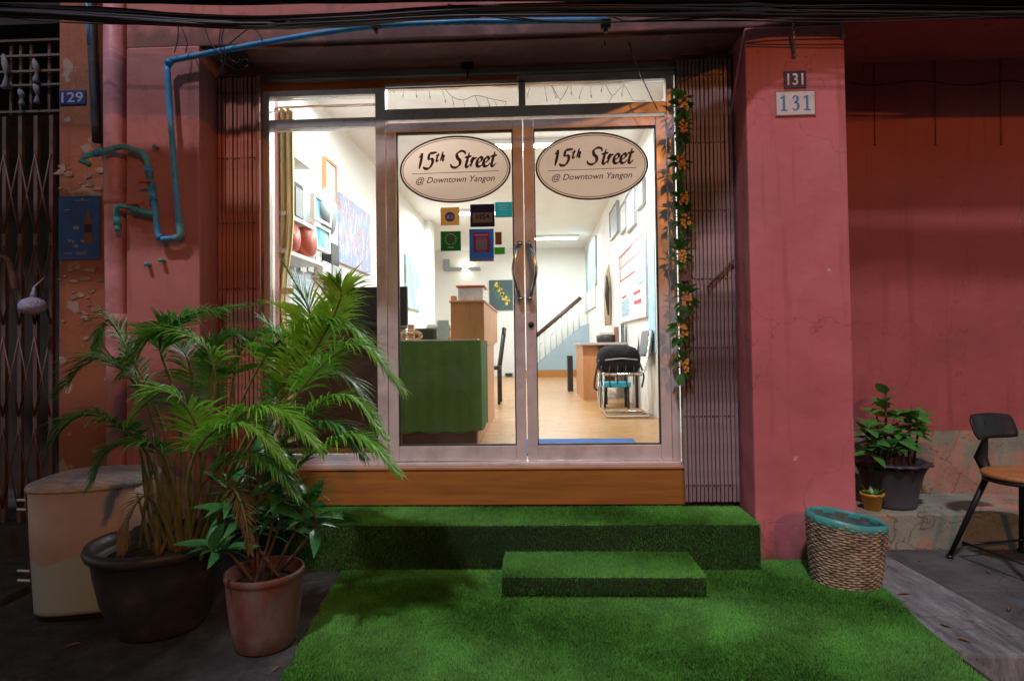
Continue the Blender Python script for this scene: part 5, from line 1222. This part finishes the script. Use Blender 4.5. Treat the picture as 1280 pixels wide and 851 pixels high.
# right side: desk, things on it
t = thing('writing_desk', (.85, 8.3, FZ), 'wooden desk with black front legs against the right shop wall', 'desk')
MB().box(.56, 1.165, 7.72, 9.15, 1.215, 1.245).build('top', pm('desk_top', (.42, .36, .32), .3), t, bevel=.003)
MB().box(.60, .63, 7.80, 9.1, FZ, 1.214).build('side_panel', WOOD, t)
MB().box(.632, .80, 7.80, 7.82, FZ, 1.214).build('front_panel', WOOD, t)
MB().box(.802, 1.1, 8.5, 8.52, .7, 1.214).build('modesty_panel', WOOD, t)
for x in (.83, 1.12):
    q = MB(); q.box(x, x+.035, 7.75, 7.785, FZ, 1.214); q.build('leg', BLACKM, t)
q = MB(); q.box(.48, .56, 9.3, 9.55, FZ, FZ+.55); part_solo(q, 'computer_case', BLACK, 'narrow black box on the floor left of the wooden desk', 'box')
random.seed(9)
labs = ['bottom book of the pile on the desk', 'middle book of the pile on the desk', 'upper book of the pile on the desk', 'top book of the pile on the desk']
for k in range(4):
    q = MB(); q.box(.86+random.uniform(-.01, .02), 1.07+random.uniform(-.02, .01), 8.3, 8.55, 1.246+k*.035, 1.279+k*.035)
    part_solo(q, 'book', [PAPER, pm('bk1', (.45, .30, .18), .6), pm('bk2', (.20, .22, .25), .6), pm('bk3', (.55, .50, .42), .6)][k], labs[k], 'book', 'pile of books on the desk', bevel=.002)
t = thing('round_case', (.93, 7.9, 1.246), 'round black case lying on the front of the wooden desk', 'case')
q = MB(); q.lathe([(0, 0), (.13, 0), (.14, .02), (.14, .08), (.12, .10), (0, .10)], (.93, 7.92, 1.247), 24); q.build('shell', BLACK, t)
for k in range(3):
    q = MB(); q.box(1.02+.04*k, 1.05+.04*k, 7.75, 7.95, 1.246, 1.246+.20+.02*k); part_solo(q, 'file', [pm('fl1', (.30, .12, .10), .6), WHITE, pm('fl2', (.14, .15, .17), .6)][k], ['dark red', 'white', 'dark grey'][k]+' file standing upright on the desk by the wall', 'file', 'files standing on the desk', bevel=.002)
wood_chair(.98, 7.1, R(-100), 'black wooden chair with open slatted back in front of the desk', bh=.98)
# chrome cantilever chair, backpack
KX0, KX1, KY0, KY1 = .64, 1.04, 5.95, 6.38
t = thing('chrome_chair', (.85, 6.15, FZ), 'chrome framed visitor chair with grey back carrying a black backpack', 'chair')
q = MB(); zf, zse = FZ+.016, FZ+.43
loop = [(KX0+.02, KY0, zse), (KX0, KY0, zf+.06), (KX0+.04, KY0, zf), (KX1+.04, KY0, zf), (KX1+.06, KY0+.04, zf), (KX1+.06, KY1-.04, zf), (KX1+.04, KY1, zf), (KX0+.04, KY1, zf), (KX0, KY1, zf+.06), (KX0+.02, KY1, zse)]
q.tube(loop, .0125, 10)
for y in (KY0, KY1): q.tube([(KX0+.02, y, zse), (KX1-.02, y, zse), (KX1+.03, y, zse+.04), (KX1+.09, y, zse+.42)], .0125, 10)
q.tube([(KX0+.02, KY0, zse), (KX0+.02, KY1, zse)], .0125, 10); q.build('frame', CHROME, t)
MB().box(KX0+.03, KX1, KY0+.015, KY1-.015, zse-.02, zse+.018).build('seat', BLACK, t, bevel=.012)
q = MB(); q.cbox((KX1+.075, (KY0+KY1)/2, zse+.30), (.045, KY1-KY0+.02, .27), Matrix.Rotation(R(8), 3, 'Y')); q.build('backrest', pm('grey_vinyl', (.16, .17, .18), .45), t, bevel=.02)
t = thing('backpack', (.82, 6.15, zse), 'full black backpack lying on the chrome chair with straps hanging', 'backpack')
q = MB(); q.add(*loft([[Vector((.83+ (.215*k_)*abs(cos(a_))**.7*(1 if cos(a_) > 0 else -1), 6.15+(.17*k_)*abs(sin(a_))**.7*(1 if sin(a_) > 0 else -1), zse+.02+zz_)) for a_ in [2*pi*i/28 for i in range(28)]] for k_, zz_ in ((.86, 0), (1.0, .04), (1.02, .12), (.96, .19), (.80, .235), (.45, .262), (.1, .27))]), True)
q.build('bag_body', pm('black_nylon', (.010, .010, .012), .75, spec=.2, var=.3, bump=.8, bs=14, bd=.03), t)
q = MB()
for k in range(5):
    x = .64+.08*k; q.tube(spline([(x, 5.965, zse+.08), (x-.01, 5.94, zse-.02), (x+.02*sin(k*3), 5.935, zse-.10-.03*(k % 2))], 5), .007, 5)
q.tube(spline([(.62, 6.0, zse+.14), (.585, 5.99, zse), (.57, 5.99, zse-.12), (.60, 6.0, zse-.16)], 6), .011, 6); q.tube(spline([(1.02, 5.97, zse+.1), (1.05, 5.95, zse-.02), (1.03, 5.95, zse-.13)], 6), .01, 6)
q.build('straps', BLACK, t)
q = MB(); q.tube([( .68, 5.975, zse+.14), (.84, 5.965, zse+.155), (1.0, 5.975, zse+.14)], .006, 5); q.build('zip', GREYB, t)
t = thing('stool', (.87, 6.95, FZ), 'low stool with bright blue top behind the chrome chair', 'stool')
MB().box(.72, 1.05, 6.75, 7.0, FZ+.24, FZ+.30).build('top', pm('blue_cushion', (.02, .30, .42), .5), t, bevel=.01)
for x in (.74, 1.02):
    for y in (6.77, 6.97): MB().tube([(x, y, FZ), (x, y, FZ+.24)], .015, 6).build('leg', BLACK, t)
# right wall: whiteboard, pictures
def board_deco(t, xf, y0, y1, z0, z1):
    red = flat('tape_red', (.55, .05, .06)); dk = flat('ink_grey', (.20, .26, .34)); bl = flat('ink_blue', (.40, .55, .68)); q = MB(); r = MB(); bq = MB(); random.seed(14)
    def R_(m, ya, yb, za, zb, e): m.add([(xf-e, y0+(y1-y0)*ya, z0+(z1-z0)*za), (xf-e, y0+(y1-y0)*yb, z0+(z1-z0)*za), (xf-e, y0+(y1-y0)*yb, z0+(z1-z0)*zb), (xf-e, y0+(y1-y0)*ya, z0+(z1-z0)*zb)], [(0, 1, 2, 3)])
    R_(q, .02, .98, .80, .815, .001); R_(q, .45, .98, .965, .985, .001); R_(q, .35, .98, .60, .625, .001); R_(q, .955, .98, .6, .98, .001)
    for k in range(7): R_(q, .42+.08*k, .435+.08*k, .80, .96, .001)
    R_(q, .18, .42, .30, .34, .001); R_(q, .15, .40, .17, .22, .001); R_(q, .70, .9, .33, .36, .001)
    for k in range(26): ya = random.uniform(.03, .85); za = random.uniform(.04, .56); R_(r, ya, ya+random.uniform(.05, .12), za, za+.006, .0012)
    for k in range(9): ya = .05+.1*k; R_(r, ya, ya+.008, .05, .58, .0008)
    R_(bq, .60, .92, .05, .30, .0004); R_(bq, .05, .30, .4, .58, .0004); R_(bq, .45, .6, .64, .78, .0004)
    bq.build('tinted_cells', bl, t); q.build('red_tape', red, t); r.build('notes', dk, t)
wall_panel('whiteboard', RX, (776, 809), (322, 290), (402, 398), PAPER, 'large planning whiteboard with red tape lines on the right shop wall', 'whiteboard', th=.02, frame=ALU, deco=board_deco)
wall_panel('painting', RX, (733.5, 746), (316, 308), (368, 363), splotch('canvas_bluegreen', (.22, .38, .48), [(.30, .46, .50), (.35, .40, .22)], 3), 'blue green painting deep on the right shop wall above the stairs', 'painting')
for k, (p0, p1, t0, t1, b0, b1) in enumerate(((765, 774, 268, 258, 300, 296), (778, 785, 262, 252, 292, 286), (786, 796, 248, 236, 290, 282), (799, 807, 236, 224, 262, 256))):
    wall_panel('picture', RX, (p0, p1), (t0, t1), (b0, b1), pm('pic%d' % k, [(.35, .38, .40), (.6, .62, .62), (.7, .74, .76), (.72, .76, .78)][k], .5, var=.3, vs=12), ['dark framed picture leftmost in the row high on the right wall', 'narrow pale framed picture second in the row high on the right wall', 'larger pale framed picture third in the row high on the right wall', 'pale framed picture nearest the door in the row on the right wall'][k], 'picture', frame=GREYB)
wall_panel('price_list', RX, (752.5, 762), (280, 272), (330, 327), pm('list_paper', (.72, .70, .72), .8, var=.25, vs=18, stretch=(1, 1, 6), bump=0), 'pale printed list on the right wall left of the row of pictures', 'notice', th=.006)
wall_panel('small_notice', RX, (729, 745), (372, 366), (393, 388), pm('notice_bars', (.66, .70, .70), .7, var=.3, vs=10, stretch=(1, 8, .2), bump=0), 'small pale slatted panel on the right wall below the blue green painting', 'notice', th=.03)
wall_panel('wall_map', RX, (809.5, 818), (300, 292), (440, 445), pm('map_blue', (.40, .62, .72), .7, var=.2, vs=3), 'light blue wall map at the right edge of the right door glass', 'map', th=.008)
c = atX(761, 370, RX-.05); t = thing('umbrella', (c.x, c.y, c.z-.5), 'closed beige umbrella with black grip hanging on the right wall', 'umbrella')
q = MB(); q.tube([(RX-.06, c.y+.1, c.z-.45), (RX-.06, c.y+.1, c.z), (RX-.06, c.y+.1, c.z+.30), (RX-.03, c.y+.1, c.z+.5)], [.05, .065, .05, .01], 10); q.build('canopy', pm('beige_cloth', (.55, .42, .30), .8, var=.2, vs=8, stretch=(3, 3, .3)), t)
q = MB(); q.tube([(RX-.09, c.y-.1, c.z+.30), (RX-.08, c.y-.1, c.z+.1), (RX-.09, c.y-.1, c.z+.0), (RX-.07, c.y-.1, c.z-.3)], [.012, .035, .035, .012], 8); q.build('grip', BLACK, t)
a = atZ(675, 556, FZ+.012); b = atZ(784, 549, FZ+.012)
q = MB(); q.box(-.16, .72, 4.0, 4.62, FZ+.001, FZ+.013); part_solo(q, 'doormat', flat('mat_blue', (.03, .10, .30), .9), 'blue doormat on the wooden floor just inside the right glass door', 'doormat', bevel=.004)

# ================================================================== sodium street lamp (behind the viewpoint, lights the wall orange)
LENS = pm('sodium_lens', (.9, .5, .2), .4, bump=0, emit=(1.0, .35, .07, 40))
LP = Vector((3.4, -6.2, 5.1))
t = thing('street_lamp', (4.0, -6.4, -.22), 'tall street lamp across the road with an orange sodium head', 'street lamp')
MB().tube([(4.0, -6.4, -.22), (4.0, -6.4, 3.5), (4.0, -6.4, 5.0)], [.09, .07, .05], 12).build('pole', STEEL, t)
MB().tube([(4.0, -6.4, 5.0), (3.8, -6.33, 5.22), (3.5, -6.23, 5.24)], .03, 8).build('arm', STEEL, t)
MB().cbox((3.4, -6.2, 5.26), (.5, .2, .10)).build('head', GREYB, t, bevel=.02)
MB().cbox((3.4, -6.2, 5.197), (.40, .14, .02)).build('lens', LENS, t)
lamp('sodium_lamp', 'POINT', LP, 760, (1.0, .32, .06), .12)
